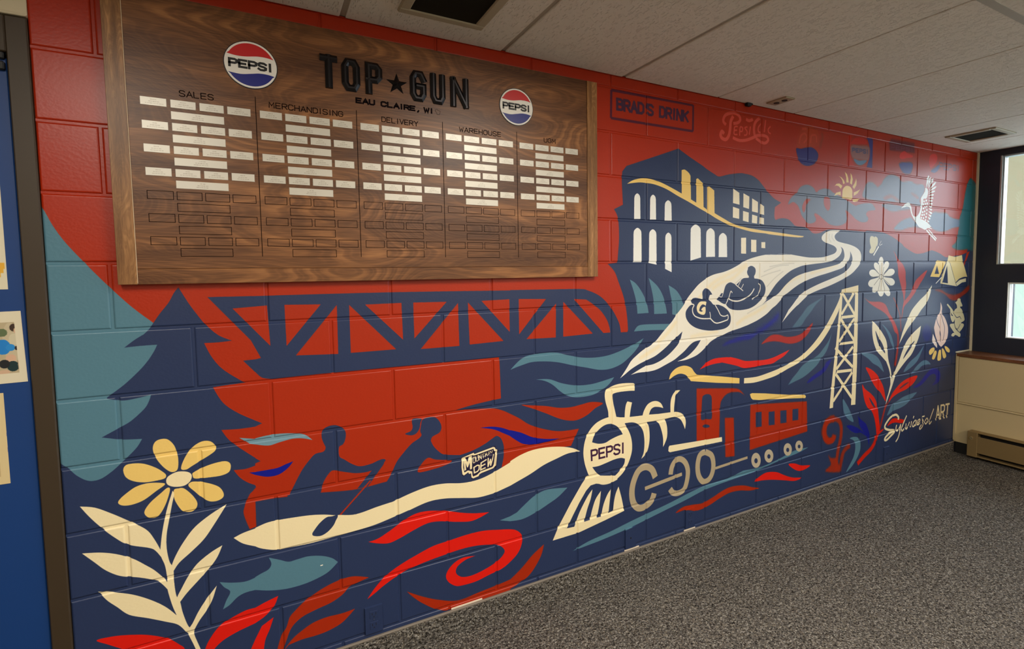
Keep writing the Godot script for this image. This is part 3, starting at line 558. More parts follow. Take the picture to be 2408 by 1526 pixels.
func draw_right() -> void:
	# clouds
	Q(CLOUD, 24, [560, 690, 590, 600, 650, 530, 720, 480, 740, 430, 790, 370, 870, 340, 950, 350, 1020, 400, 1065, 470, 1120, 430, 1210, 405, 1300, 420, 1370, 480, 1540, 570, 1650, 640, 1760, 710, 1840, 690, 1950, 670, 2060, 680, 2110, 740, 2120, 790, 2000, 810, 1960, 870, 2000, 940, 1970, 1000, 1880, 1010, 1780, 960, 1700, 880, 1610, 800, 1590, 820, 1620, 900, 1610, 1000, 1520, 1060, 1420, 1075, 1310, 1050, 1230, 990, 1130, 900, 1050, 850, 1030, 880, 1060, 960, 1020, 1020, 920, 1030, 860, 970, 800, 890, 770, 800, 730, 710, 650, 650], 0.006, 0.85)
	Q(R, 24, [1210, 570, 1300, 575, 1312, 740, 1270, 800, 1205, 700], 0.006)
	Q(R, 24, [960, 600, 880, 600, 830, 670, 810, 760, 845, 835, 895, 690], 0.006)
	Q(CLOUD, 25, [220, 480, 260, 300, 310, 220, 380, 210, 450, 260, 490, 300, 560, 240, 600, 160, 680, 90, 780, 85, 870, 130, 920, 200, 1000, 200, 1090, 200, 1180, 250, 1300, 260, 1330, 330, 1310, 420, 1240, 540, 1260, 640, 1050, 600, 930, 590, 760, 570, 600, 560, 400, 540], 0.008, 0.85)
	Q(R.lerp(CLOUD, 0.25), 25, [600, 480, 700, 440, 800, 470, 890, 560, 830, 560, 740, 500, 620, 535], 0.008, 0.8)
	Q(R.lerp(CLOUD, 0.25), 25, [1080, 410, 1150, 420, 1230, 490, 1200, 520, 1120, 460], 0.008, 0.7)
	Q(CLOUD, 25, [560, 620, 700, 600, 900, 640, 1020, 650, 1080, 700, 900, 725, 760, 745, 650, 710], 0.008, 0.8)
	Q(CLOUD, 25, [780, 1060, 850, 960, 950, 890, 1080, 850, 1130, 900, 1200, 960, 1260, 1030, 1150, 1020, 1020, 1040, 900, 1080], 0.008, 0.9)
	Q(CLOUD, 25, [1400, 900, 1480, 760, 1600, 760, 1720, 770, 1780, 830, 1870, 870, 1980, 900, 1960, 1010, 1830, 1040, 1720, 1090, 1600, 1100, 1480, 1060, 1420, 980], 0.008, 0.9)
	Q(rgb(36, 98, 104), 25, [2145, 150, 2095, 260, 2060, 400, 2040, 520, 2010, 700, 1960, 850, 1950, 1000, 1930, 1100, 1900, 1280, 1820, 1370, 1910, 1425, 2000, 1430, 2100, 1420, 2190, 1440, 2260, 1200, 2270, 700, 2260, 300, 2200, 180], 0.012)
	# faded trade marks under the ceiling
	var plum := rgb(70, 26, 62)
	for e in [[285, 165, 1755, 440], [1755, 440, 1748, 905], [1748, 905, 278, 668], [278, 668, 285, 165]]:
		K(plum, 20, e, 0.012, 0.002, 0.85)
	letters(plum.lerp(N, 0.4), "BRAD'S DRINK", 20, [388, 325, 1660, 560, 1652, 725, 392, 510], 0.0125, 0.002, 0.9)
	var pale := rgb(216, 84, 70)
	for p in [[0.017, 150, 375, 95, 300, 130, 190, 230, 140, 340, 140, 420, 200, 440, 280, 390, 335, 300, 350], [0.019, 300, 200, 250, 300, 235, 450, 210, 590, 150, 675, 70, 650, 40, 580, 70, 510, 110, 560], [0.008, 390, 410, 330, 420, 318, 500, 320, 570, 385, 575], [0.008, 325, 490, 375, 485], [0.008, 430, 600, 440, 430, 490, 440, 480, 510, 440, 510], [0.008, 590, 420, 535, 440, 580, 510, 570, 580, 520, 590], [0.009, 650, 410, 625, 580],
			[0.017, 290, 640, 420, 695, 560, 690, 700, 640, 780, 600, 880, 590, 980, 620, 1010, 690, 950, 750, 870, 730, 760, 650], [0.017, 560, 260, 620, 295, 700, 265], [0.018, 840, 240, 760, 310, 725, 420, 730, 560, 760, 640], [0.009, 870, 350, 812, 430, 815, 520, 865, 530], [0.010, 960, 280, 930, 530], [0.009, 1060, 410, 1012, 470, 1020, 530, 1065, 560]]:
		K(pale, 40, p.slice(1), p[0], 0.002, 0.9)
	Q(R.lerp(rgb(180, 90, 40), 0.5), 22, [260, 500, 290, 320, 330, 190, 430, 120, 560, 130, 640, 230, 655, 480, 500, 500, 400, 505], 0.012, 0.6)
	for p in [[0.012, 300, 440, 330, 300, 400, 260, 440, 340, 380, 430], [0.012, 500, 430, 520, 300, 600, 300, 610, 420], [0.014, 350, 180, 430, 170]]:
		K(pale, 22, p.slice(1), p[0], 0.004, 0.5)
	K(rgb(120, 60, 40), 22, [705, 240, 715, 350, 690, 420, 680, 520], 0.02, 0.008, 0.5)
	Q(B.lerp(N, 0.3), 22, [245, 530, 330, 532, 430, 510, 520, 508, 600, 560, 640, 640, 620, 740, 560, 810, 450, 840, 340, 800, 280, 700], 0.005, 0.9)
	L(S.lerp(R, 0.5), 22, [1175, 300, 1240, 300, 1225, 450, 1215, 600, 1245, 740, 1295, 840, 1150, 830], 0.005, 0.8)
	Q(S.lerp(R, 0.4), 22, [1235, 445, 1270, 370, 1350, 330, 1470, 345, 1525, 440, 1380, 450], 0.005, 0.85)
	L(B.lerp(CLOUD, 0.3), 22, [1520, 335, 1625, 350, 1610, 880, 1510, 862, 1562, 700, 1572, 560, 1548, 430], 0.005, 0.9)
	Q(rgb(140, 112, 118), 22, [1232, 470, 1380, 470, 1545, 490, 1570, 600, 1545, 720, 1500, 745, 1380, 730, 1270, 710, 1225, 600], 0.008, 0.8)
	letters(rgb(62, 72, 118), "PEPSI", 22, [1255, 520, 1535, 555, 1535, 620, 1255, 580], 0.007, 0.002, 0.85)
	Q(rgb(80, 130, 170), 22, [1280, 715, 1380, 742, 1510, 740, 1465, 805, 1380, 828, 1315, 790], 0.006, 0.9)
	L(plum, 23, [395, 235, 440, 155, 960, 255, 962, 475, 400, 412], 0.008, 0.65)
	letters(rgb(120, 70, 96), "PEPSI", 23, [430, 290, 920, 365, 920, 440, 430, 380], 0.008, 0.002, 0.6)
	Q(S, 23, [620, 570, 650, 480, 730, 430, 800, 480, 912, 530, 900, 575, 780, 590, 680, 612], 0.006, 0.8)
	Q(B.lerp(CLOUD, 0.35), 23, [615, 705, 740, 680, 905, 700, 905, 850, 850, 940, 720, 925, 640, 820], 0.008, 0.9)
	Q(S, 23, [1288, 700, 1300, 560, 1350, 503, 1440, 503, 1472, 580, 1450, 680, 1390, 760, 1318, 804], 0.005, 0.8)
	Q(B.lerp(CLOUD, 0.5), 23, [1330, 870, 1420, 800, 1510, 735, 1495, 850, 1420, 915, 1350, 905], 0.006, 0.85)
	letters(rgb(86, 76, 120), "PEPSI", 23, [1520, 690, 1955, 765, 1955, 870, 1520, 830], 0.011, 0.003, 0.7)
	# sun
	Q(Y, 22, [1080, 1415, 1075, 1330, 1085, 1260, 1120, 1210, 1165, 1195, 1215, 1215, 1250, 1270, 1255, 1350, 1245, 1445, 1160, 1425])
	for p in [[1008, 1020, 1060, 1045, 1100, 1095, 1122, 1150, 1090, 1167, 1075, 1100, 1045, 1050], [1118, 943, 1160, 990, 1180, 1060, 1190, 1138, 1145, 1138, 1145, 1050], [1222, 966, 1250, 1020, 1262, 1080, 1245, 1180, 1210, 1150, 1225, 1060], [1320, 1060, 1332, 1120, 1325, 1190, 1285, 1260, 1256, 1215, 1295, 1150, 1313, 1100], [1395, 1260, 1350, 1330, 1310, 1360, 1278, 1376, 1280, 1315, 1340, 1290], [1262, 1440, 1387, 1425, 1350, 1475, 1290, 1488, 1262, 1478], [933, 1204, 970, 1160, 1020, 1155, 1075, 1195, 1050, 1252, 1010, 1205, 965, 1190], [928, 1374, 965, 1320, 1045, 1297, 1046, 1370, 1000, 1355]]:
		L(Y, 22, p)
	# crane
	var bird := rgb(236, 240, 236)
	Q(bird, 25, [908, 680, 960, 630, 1010, 590, 1040, 582, 1075, 608, 1090, 660, 1097, 730, 1118, 800, 1150, 830, 1190, 826, 1230, 770, 1255, 690, 1266, 600, 1265, 510, 1295, 450, 1335, 380, 1345, 320, 1385, 345, 1388, 430, 1360, 510, 1310, 520, 1296, 620, 1275, 740, 1248, 860, 1300, 890, 1380, 940, 1447, 1015, 1420, 1020, 1467, 1060, 1390, 1040, 1340, 1070, 1280, 1045, 1220, 1010, 1170, 930, 1130, 870, 1095, 800, 1075, 730, 1060, 670, 1010, 655, 960, 668])
	K(bird, 25, [1362, 1075, 1530, 1262], 0.012)
	K(bird, 25, [1400, 1062, 1545, 1235], 0.009)
	for f in [[1352, 345, 1405, 95], [1385, 310, 1442, 125], [1395, 330, 1490, 145], [1405, 365, 1533, 212], [1398, 392, 1540, 292], [1398, 420, 1518, 372], [1398, 458, 1498, 440], [1398, 500, 1488, 502], [1398, 548, 1474, 552], [1405, 598, 1474, 608], [1402, 640, 1470, 665], [1400, 685, 1465, 718], [1398, 735, 1462, 782], [1395, 790, 1447, 832], [1388, 840, 1430, 880], [1375, 895, 1405, 935]]:
		petal(bird, 25, f[0], f[1], f[2], f[3], 17)
	for f in [[1320, 560], [1360, 545], [1310, 612], [1343, 605], [1376, 598], [1310, 685], [1343, 665], [1376, 655], [1295, 755], [1330, 740], [1370, 715], [1285, 805], [1320, 800], [1365, 780], [1270, 855], [1310, 860], [1355, 840], [1345, 895]]:
		oval(bird, 25, f[0], f[1], 14, 20)
	# butterfly
	var sand := rgb(214, 202, 160)
	Q(sand, 25, [345, 1250, 360, 1190, 400, 1185, 440, 1220, 455, 1290, 460, 1380, 420, 1470, 380, 1495, 340, 1480, 345, 1430, 365, 1390, 350, 1320])
	Q(sand, 25, [432, 1200, 460, 1195, 487, 1230, 487, 1320, 470, 1370, 455, 1300])
	K(W, 25, [505, 1368, 412, 1530], 0.011)
	K(W, 25, [512, 1345, 550, 1270], 0.003)
	K(W, 25, [522, 1352, 570, 1325], 0.003)
	# flower
	for p in [[550, 180, 40], [440, 285, 42], [675, 262, 42], [340, 445, 58], [788, 425, 55], [328, 700, 62], [788, 665, 60], [415, 820, 52], [690, 885, 48], [545, 892, 50]]:
		petal(W, 27, 550, 540, p[0], p[1], p[2] * 1.12)
	for p in [[520, 500, 440, 400], [530, 490, 520, 330], [575, 490, 600, 360], [585, 515, 680, 410], [590, 530, 740, 530], [515, 530, 370, 550], [585, 570, 710, 690], [570, 590, 620, 800], [535, 590, 495, 790], [515, 565, 420, 690]]:
		K(rgb(120, 112, 100), 27, p, 0.004)
	oval(rgb(110, 104, 92), 27, 550, 540, 42, 48)
	oval(W.darkened(0.06), 27, 550, 540, 32, 38)
	# tent
	L(Y.lerp(sand, 0.5), 27, [1760, 155, 1880, 182, 2000, 150, 2010, 240, 2050, 380, 2097, 545, 2030, 552, 1960, 580, 1890, 645, 1908, 708, 1610, 660, 1620, 580, 1740, 250])
	L(C.lerp(sand, 0.4), 27, [1740, 250, 1610, 658, 1905, 710, 1890, 650, 1780, 270])
	K(N, 27, [1780, 270, 1840, 480, 1900, 700], 0.004)
	L(N, 27, [1735, 335, 1748, 658, 1648, 640])
	L(Y, 27, [1550, 243, 1722, 265, 1590, 547, 1430, 537])
	L(N, 27, [1553, 338, 1587, 487, 1508, 487])
	K(W, 27, [1632, 550, 1530, 660], 0.007)
	L(C.lerp(sand, 0.6), 27, [1890, 655, 1960, 595, 2072, 565, 2072, 630, 2000, 642, 1912, 705])
	K(N, 27, [1888, 645, 1950, 582, 2030, 548, 2098, 546], 0.005)
	Q(R, 27, [1510, 780, 1620, 770, 1720, 830, 1850, 860, 1980, 820, 2130, 690, 2120, 790, 2000, 890, 1900, 960, 1800, 950, 1700, 860, 1600, 810], 0.012, 0.8)
	# soft red foliage
	var rose := S.lerp(R, 0.35)
	Q(rose, 27, [770, 70, 850, 210, 930, 300, 985, 430, 990, 560, 1000, 700, 980, 850, 960, 980, 940, 850, 900, 680, 860, 520, 850, 380, 830, 240], 0.006, 0.85)
	Q(rose, 27, [1372, 420, 1330, 530, 1240, 680, 1160, 820, 1060, 960, 960, 1080, 925, 1210, 955, 1000, 1040, 880, 1110, 760, 1160, 620, 1240, 530], 0.006, 0.85)
	Q(rose, 27, [245, 915, 330, 975, 440, 985, 540, 990, 620, 1030, 660, 1100, 700, 1200, 760, 1290, 820, 1420, 850, 1560, 790, 1526, 740, 1380, 660, 1240, 570, 1160, 450, 1090, 350, 1020], 0.006, 0.85)
	K(rose, 27, [770, 910, 830, 1050, 890, 1260, 905, 1526], 0.012, 0.006, 0.6)
	K(rose, 27, [962, 960, 940, 1120, 915, 1300], 0.012, 0.006, 0.6)
	K(rose, 32, [800, 200, 850, 350, 850, 560, 825, 760, 800, 920], 0.022, 0.008, 0.75)
	for p in [[31, 1480, 780, 1560, 850, 1640, 970, 1680, 1100, 1710, 1250, 1640, 1120, 1600, 1000, 1540, 870], [32, 190, 690, 360, 695, 470, 750, 540, 850, 580, 960, 592, 1025, 500, 930, 400, 870, 320, 790], [32, 1312, 558, 1260, 700, 1190, 840, 1080, 950, 955, 1030, 1000, 930, 1080, 830, 1200, 720], [32, 1438, 890, 1380, 890, 1280, 920, 1200, 1000, 1105, 1045, 1170, 940, 1260, 850, 1330, 815, 1390, 830], [34, 1417, 18, 1350, 110, 1280, 190, 1180, 290, 1060, 360, 920, 420, 787, 524, 830, 400, 880, 300, 1000, 210, 1150, 110], [35, 1118, -10, 1180, 70, 1260, 220, 1310, 340, 1342, 474, 1230, 420, 1160, 320, 1125, 200]]:
		Q(T.lerp(CLOUD, 0.3), p[0], p.slice(1), 0.002, 0.9)
	G(T, [[35, 1258, 830, 1320, 800, 1410, 800, 1480, 860, 1495, 960, 1480, 1100, 1410, 1270, 1310, 1430, 1190, 1560], [35, 1190, 1540, 1270, 1380, 1340, 1240, 1380, 1080, 1380, 950, 1350, 875, 1258, 830]])
	Q(B, 32, [1120, 1305, 1250, 1200, 1350, 1070, 1440, 980, 1530, 963, 1600, 1020, 1612, 1130, 1570, 1220, 1465, 1265, 1520, 1180, 1530, 1090, 1490, 1060, 1420, 1090, 1330, 1200, 1220, 1290], 0.006, 0.85)
	oval(B, 32, 1370, 330, 80, 150, 0.03, 0.45)
	# pale plant
	var stalk := C.lerp(W, 0.35)
	G(stalk, [[27, 1462, 686, 1370, 830, 1240, 960, 1110, 1120, 1040, 1260, 970, 1430], [32, 930, 320, 872, 530], [32, 872, 530, 940, 400, 1020, 260, 1090, 165, 1200, 20], [27, 1270, 1130, 1370, 1000, 1430, 850, 1462, 686]])
	G(stalk, [[32, 398, 106, 490, 210, 580, 340, 640, 460, 662, 600, 670, 740, 685, 840], [32, 685, 840, 720, 980, 735, 1100, 740, 1200], [32, 715, 1260, 712, 1100, 690, 980, 640, 840], [32, 640, 840, 560, 750, 480, 660, 425, 530, 395, 380, 388, 220, 398, 106]])
	Q(N, 32, [447, 288, 500, 400, 560, 500, 600, 600, 620, 692, 560, 620, 500, 520, 470, 420])
	G(stalk, [[32, 1264, 196, 1240, 350, 1190, 500, 1100, 700, 1000, 820, 900, 950, 830, 1050, 800, 1110, 740, 1300, 690, 1440, 628, 1625], [32, 628, 1625, 650, 1500, 680, 1400, 715, 1250, 750, 1120, 800, 1000, 870, 830, 930, 650, 1010, 470, 1130, 320, 1264, 196]])
	Q(N, 32, [1152, 468, 1080, 600, 1000, 720, 943, 792, 1000, 660, 1080, 540])
	# red and blue leaves by the corner
	Q(S, 33, [1188, 183, 1290, 220, 1390, 310, 1450, 410, 1500, 520, 1530, 650, 1547, 790, 1500, 720, 1450, 630, 1380, 560, 1310, 450, 1250, 320], 0.003)
	Q(S, 33, [1128, 486, 1180, 570, 1280, 650, 1360, 750, 1400, 880, 1420, 1050, 1440, 1250, 1425, 1400, 1385, 1400, 1370, 1250, 1340, 1080, 1290, 960, 1220, 900, 1170, 780, 1140, 620], 0.003)
	Q(N, 33, [1250, 720, 1330, 830, 1357, 905, 1300, 850], 0.002)
	Q(S, 33, [2114, 330, 2040, 470, 1920, 570, 1780, 640, 1670, 720, 1595, 815, 1640, 690, 1720, 570, 1830, 450, 1960, 370], 0.003)
	Q(N, 33, [1962, 448, 1830, 550, 1790, 562, 1880, 480], 0.002, 0.8)
	K(rose, 33, [1590, 820, 1540, 900, 1490, 1080, 1440, 1280, 1400, 1390], 0.02, 0.006, 0.7)
	Q(S, 34, [620, 860, 720, 800, 660, 880, 560, 960], 0.006)
	K(rose, 34, [560, 950, 520, 1100, 430, 1250, 300, 1380, 150, 1560], 0.034, 0.004)
	Q(S, 34, [790, 745, 850, 640, 930, 580, 1050, 590, 1170, 622, 1100, 685, 960, 670, 860, 705], 0.003)
	G(B, [[34, 155, 525, 240, 620, 330, 700, 380, 820, 410, 950, 400, 1190], [34, 400, 1190, 370, 1050, 340, 950, 270, 860, 200, 740, 155, 525]], 0.002, 0.9)
	G(B, [[35, 1185, 560, 1280, 545, 1400, 590, 1500, 650, 1600, 740, 1690, 810], [35, 1690, 830, 1600, 770, 1500, 710, 1390, 715, 1290, 670, 1185, 560]], 0.002, 0.9)
	K(R, 35, [935, 750, 900, 850, 815, 885, 745, 830, 715, 690, 745, 530, 830, 430, 930, 405], 0.045, 0.008)
	K(R, 35, [900, 405, 1030, 450, 1080, 600, 1070, 800, 1030, 1000, 995, 1200, 980, 1350, 970, 1520], 0.032, 0.008, 0.85)
	K(R, 35, [1270, 975, 1140, 1100, 1085, 1300, 1050, 1480], 0.034, 0.008, 0.8)
	Q(R, 35, [800, 1180, 860, 1250, 960, 1255, 1010, 1350, 1070, 1540, 740, 1540, 855, 1400, 835, 1300], 0.008, 0.9)
	# camp fire
	var flame := rgb(238, 206, 188)
	G(flame, [[27, 1618, 992, 1645, 1090, 1642, 1190, 1700, 1290, 1745, 1420, 1752, 1526], [32, 1752, 320, 1735, 420, 1690, 510, 1625, 578], [32, 1590, 545, 1530, 400, 1500, 250], [27, 1500, 1440, 1540, 1290, 1600, 1180, 1615, 1100, 1618, 992]])
	K(N, 32, [1540, 40, 1560, 140, 1605, 260, 1622, 490], 0.006)
	K(N, 32, [1625, -20, 1660, 120, 1690, 250, 1660, 470], 0.006)
	L(flame.lerp(W, 0.5), 32, [1478, 340, 1520, 440, 1555, 540, 1552, 598, 1500, 540, 1463, 460])
	for p in [[1410, 655, 1450, 602, 1500, 590, 1505, 640, 1450, 712, 1415, 712], [1510, 650, 1540, 648, 1542, 700, 1502, 797, 1463, 790, 1480, 710], [1590, 638, 1620, 638, 1624, 790, 1582, 826, 1558, 800, 1570, 700], [1638, 618, 1670, 618, 1717, 730, 1692, 780, 1658, 760], [1688, 568, 1730, 574, 1780, 630, 1767, 677, 1718, 650]]:
		Q(Y, 32, p)
	# guitar player
	G(sand, [[27, 1878, 1000, 1912, 972, 1925, 935, 1950, 927, 1973, 940, 1980, 985, 2007, 1045, 2000, 1072, 1972, 1070], [27, 1968, 1095, 1998, 1125, 2022, 1190, 2046, 1285, 2040, 1325, 1985, 1362], [41, 600, 238, 640, 235, 672, 262, 665, 310, 610, 400, 548, 472], [41, 548, 472, 580, 520, 575, 580, 545, 600, 510, 575, 440, 545, 400, 585, 350, 580, 335, 545, 375, 495, 415, 490], [41, 415, 490, 330, 360, 297, 300, 310, 250, 400, 238], [41, 400, 170, 375, 205, 340, 160, 310, 60], [27, 1790, 1125, 1728, 1040], [27, 1745, 1020, 1830, 1125, 1848, 1175], [27, 1848, 1175, 1880, 1122, 1912, 1095, 1905, 1040, 1878, 1000]])
	K(N, 27, [1848, 1180, 1895, 1262, 1930, 1268, 1960, 1255, 1985, 1300], 0.006)
	L(N, 27, [1812, 1180, 1840, 1245, 1812, 1240])
	for p in [[415, 240, 445, 350, 480, 385], [575, 250, 545, 320, 495, 392, 450, 380], [470, 395, 545, 470]]:
		K(N, 41, p, 0.006)
	L(N, 41, [405, 180, 432, 110, 425, 235, 400, 238])
	# signature
	for p in [[0.017, 1020, 610, 1030, 560, 990, 508, 940, 510, 860, 560, 790, 650, 740, 740, 750, 800, 830, 830, 930, 838, 935, 880, 860, 960, 780, 1040, 735, 1045, 750, 990, 830, 910, 940, 842], [0.012, 990, 720, 975, 800, 1000, 850, 1050, 780, 1078, 705], [0.012, 1075, 710, 1060, 850, 1020, 1000, 968, 1085], [0.012, 1205, 520, 1150, 650, 1100, 780, 1105, 850, 1150, 810], [0.011, 1192, 690, 1185, 800, 1215, 790, 1268, 655], [0.011, 1310, 640, 1290, 775], [0.011, 1362, 528, 1345, 582], [0.010, 1400, 610, 1345, 680, 1340, 760, 1390, 720, 1412, 618, 1402, 745],
			[0.010, 1440, 690, 1490, 630, 1480, 600, 1440, 640, 1440, 720, 1505, 675], [0.010, 1592, 528, 1540, 560, 1560, 640, 1550, 740, 1500, 812, 1480, 790, 1525, 715], [0.010, 1640, 570, 1600, 640, 1612, 702, 1662, 640, 1648, 570], [0.010, 1788, 372, 1720, 560, 1690, 660, 1700, 702, 1742, 640]]:
		K(C, 34, p.slice(1), p[0])
	letters(C, "ART", 34, [1838, 325, 2125, 268, 2100, 545, 1838, 610], 0.015)

func make_mural() -> void:
	draw_left()
	draw_middle()
	draw_right()
	var grain := NoiseTexture2D.new()
	grain.width = 1024
	grain.height = 1024
	grain.seamless = true
	grain.as_normal_map = true
	grain.bump_strength = 1.6
	var fn := FastNoiseLite.new()
	fn.seed = 5
	fn.frequency = 0.12
	fn.fractal_octaves = 4
	grain.noise = fn
	for k in 5:
		var row := []
		var ppm := 1230.0 if k < 2 else 760.0
		for r in 2:
			var top: float = [CEIL + 0.01, SPLIT][r]
			var low: float = [SPLIT, 0.0][r]
			var w := int(TILE_W * ppm)
			var h := int((top - low) * ppm)
			var img := paint_tile(TILE_X0 + k * TILE_P, top, w, h, ppm, N)
			var m := StandardMaterial3D.new()
			m.albedo_texture = ImageTexture.create_from_image(img)
			m.texture_repeat = false
			m.roughness = PAINT_ROUGH
			m.metallic_specular = PAINT_SPEC
			m.normal_enabled = true
			m.normal_texture = grain
			m.normal_scale = 0.09
			row.append(m)
		tile_mats.append(row)

func mural_cell(x: float, y: float) -> Vector2i:
	return Vector2i(clampi(int(floor((x - TILE_X0) / TILE_P)), 0, 4), 0 if y > SPLIT - 0.001 else 1)

func mural_uv(cell: Vector2i, p: Vector3) -> Vector2:
	var top: float = [CEIL + 0.01, SPLIT][cell.y]
	var low: float = [SPLIT, 0.0][cell.y]
	return Vector2((p.x - TILE_X0 - cell.x * TILE_P) / TILE_W, (top - p.y) / (top - low))

# any mesh that carries the wall's paint: the picture runs over it by its place on the wall
func painted(st: SurfaceTool, cell: Vector2i, faces: Array) -> void:
	for f in faces:
		var n: Vector3 = (f[2] - f[0]).cross(f[1] - f[0]).normalized()
		var tx := Vector3.UP.cross(n).normalized()
		st.set_normal(n)
		st.set_tangent(Plane(tx.x, tx.y, tx.z, 1.0))
		for i in [0, 1, 2, 0, 2, 3]:
			st.set_normal(n)
			st.set_uv(mural_uv(cell, f[i]))
			st.add_vertex(f[i])

func slab_faces(x0: float, x1: float, y0: float, y1: float, z0: float, z1: float, ch: float) -> Array:
	var a := [Vector3(x0, y1, z0), Vector3(x1, y1, z0), Vector3(x1, y0, z0), Vector3(x0, y0, z0)]
	var b := [Vector3(x0 + ch, y1 - ch, z1), Vector3(x1 - ch, y1 - ch, z1), Vector3(x1 - ch, y0 + ch, z1), Vector3(x0 + ch, y0 + ch, z1)]
	var r := [b]
	for i in 4:
		var j := (i + 1) % 4
		r.append([a[i], a[j], b[j], b[i]])
	return r

# block face with softly rounded edges: rings of [inset, depth, lean of the normal]
func rounded(st: SurfaceTool, cell: Vector2i, x0: float, x1: float, y0: float, y1: float, z: float) -> void:
	var rings := [[0.0, -0.0065, 1.35], [0.0005, -0.0030, 1.1], [0.0024, -0.0009, 0.62], [0.0062, 0.0, 0.0]]
	var pos := []
	var nor := []
	for r in rings:
		var a := []
		var b := []
		for c in [[x0, y1, 1, -1], [x1, y1, -1, -1], [x1, y0, -1, 1], [x0, y0, 1, 1]]:
			a.append(Vector3(c[0] + c[2] * r[0], c[1] + c[3] * r[0], z + r[1]))
		for d in [Vector3.UP, Vector3.RIGHT, Vector3.DOWN, Vector3.LEFT]:
			b.append((d * sin(r[2]) + Vector3.BACK * cos(r[2])).normalized())
		pos.append(a)
		nor.append(b)
	st.set_tangent(Plane(1, 0, 0, 1))
	var put := func(p: Vector3, n: Vector3) -> void:
		st.set_normal(n)
		st.set_uv(mural_uv(cell, p))
		st.add_vertex(p)
	for i in [0, 1, 2, 0, 2, 3]:
		put.call(pos[3][i], Vector3.BACK)
	for k in 3:
		for e in 4:
			var f := (e + 1) % 4
			for v in [[k, e], [k, f], [k + 1, f], [k, e], [k + 1, f], [k + 1, e]]:
				put.call(pos[v[0]][v[1]], nor[v[0]][e])

func build_wall() -> void:
	var wall := struct("wall_back", "painted concrete block wall with a red and navy mural", "wall")
	for k in 5:
		for r in 2:
			var x0 := maxf(WALL_L, TILE_X0 + k * TILE_P)
			var x1 := minf(WALL_R, TILE_X0 + (k + 1) * TILE_P)
			var y1: float = [CEIL + 0.005, SPLIT][r]
			var y0: float = [SPLIT, 0.0][r]
			var st := stool()
			painted(st, Vector2i(k, r), [[Vector3(x0, y1, -0.0036), Vector3(x1, y1, -0.0036), Vector3(x1, y0, -0.0036), Vector3(x0, y0, -0.0036)]])
			part("mortar", st.commit(), tile_mats[k][r], wall)
	rng.seed = 11
	for n in range(-2, 11):
		var yt := minf(LINE0 - n * COURSE, CEIL + 0.004)
		var yb := maxf(LINE0 - (n + 1) * COURSE, 0.0)
		var off := 0.0 if posmod(n, 2) == 0 else -BLOCK / 2.0 + 0.0064
		for i in range(-2, 15):
			var xl := maxf(off + i * BLOCK, WALL_L - 0.0035)
			var xr := minf(off + (i + 1) * BLOCK, WALL_R)
			if xr - xl < 0.02:
				continue
			var cell := mural_cell(xl + 0.001, (yt + yb) / 2.0)
			var g := 0.0032
			var st := stool()
			var zf := rng.randf_range(-0.0006, 0.0006)
			rounded(st, cell, xl + g, xr - g, yb + g, yt - g, zf)
			part("block", st.commit(), tile_mats[cell.x][cell.y], wall)
	part("backing", box(Vector3(WALL_L, 0, -0.2), Vector3(WALL_R + 0.3, CEIL + 0.2, -0.01)), mat(rgb(150, 146, 138), 0.9), wall)

# a small cover plate on the wall, painted over with the mural
func plate(called: String, label: String, x0: float, y0: float, duplex: bool, group: String) -> void:
	var w := 0.068
	var h := 0.108
	var o := thing(called, label, "outlet" if duplex else "cover plate", Vector3(x0 + w / 2, y0, 0.0), group)
	var cell := mural_cell(x0 + 0.001, y0)
	var shift := -Vector3(x0 + w / 2, y0, 0.0)
	var st := stool()
	painted(st, cell, slab_faces(x0, x0 + w, y0, y0 + h, -0.004, 0.0075, 0.0025))
	var p := part("plate", st.commit(), tile_mats[cell.x][cell.y], o, shift)
	var holes := mat(rgb(10, 12, 22), 0.8)
	if duplex:
		for k in 2:
			var yc := y0 + h * (0.3 + 0.4 * k)
			var s2 := stool()
			painted(s2, cell, slab_faces(x0 + 0.018, x0 + w - 0.018, yc - 0.015, yc + 0.015, 0.006, 0.0092, 0.002))
			var rec := part("receptacle", s2.commit(), tile_mats[cell.x][cell.y], o, shift)
			for s in [-1, 1]:
				part("slot", box(Vector3(x0 + w / 2 + s * 0.0065 - 0.0012, yc - 0.001, 0.0088), Vector3(x0 + w / 2 + s * 0.0065 + 0.0012, yc + 0.008, 0.0095)), holes, rec)
			part("ground_hole", box(Vector3(x0 + w / 2 - 0.0022, yc - 0.010, 0.0088), Vector3(x0 + w / 2 + 0.0022, yc - 0.006, 0.0095), 0.0005), holes, rec)
		part("screw", box(Vector3(x0 + w / 2 - 0.003, y0 + h / 2 - 0.003, 0.007), Vector3(x0 + w / 2 + 0.003, y0 + h / 2 + 0.003, 0.0086), 0.001), mat(rgb(40, 50, 78), 0.5), o, shift)
	else:
		part("port", box(Vector3(x0 + w / 2 - 0.004, y0 + h / 2 - 0.004, 0.007), Vector3(x0 + w / 2 + 0.004, y0 + h / 2 + 0.004, 0.0083), 0.001), holes, o, shift)

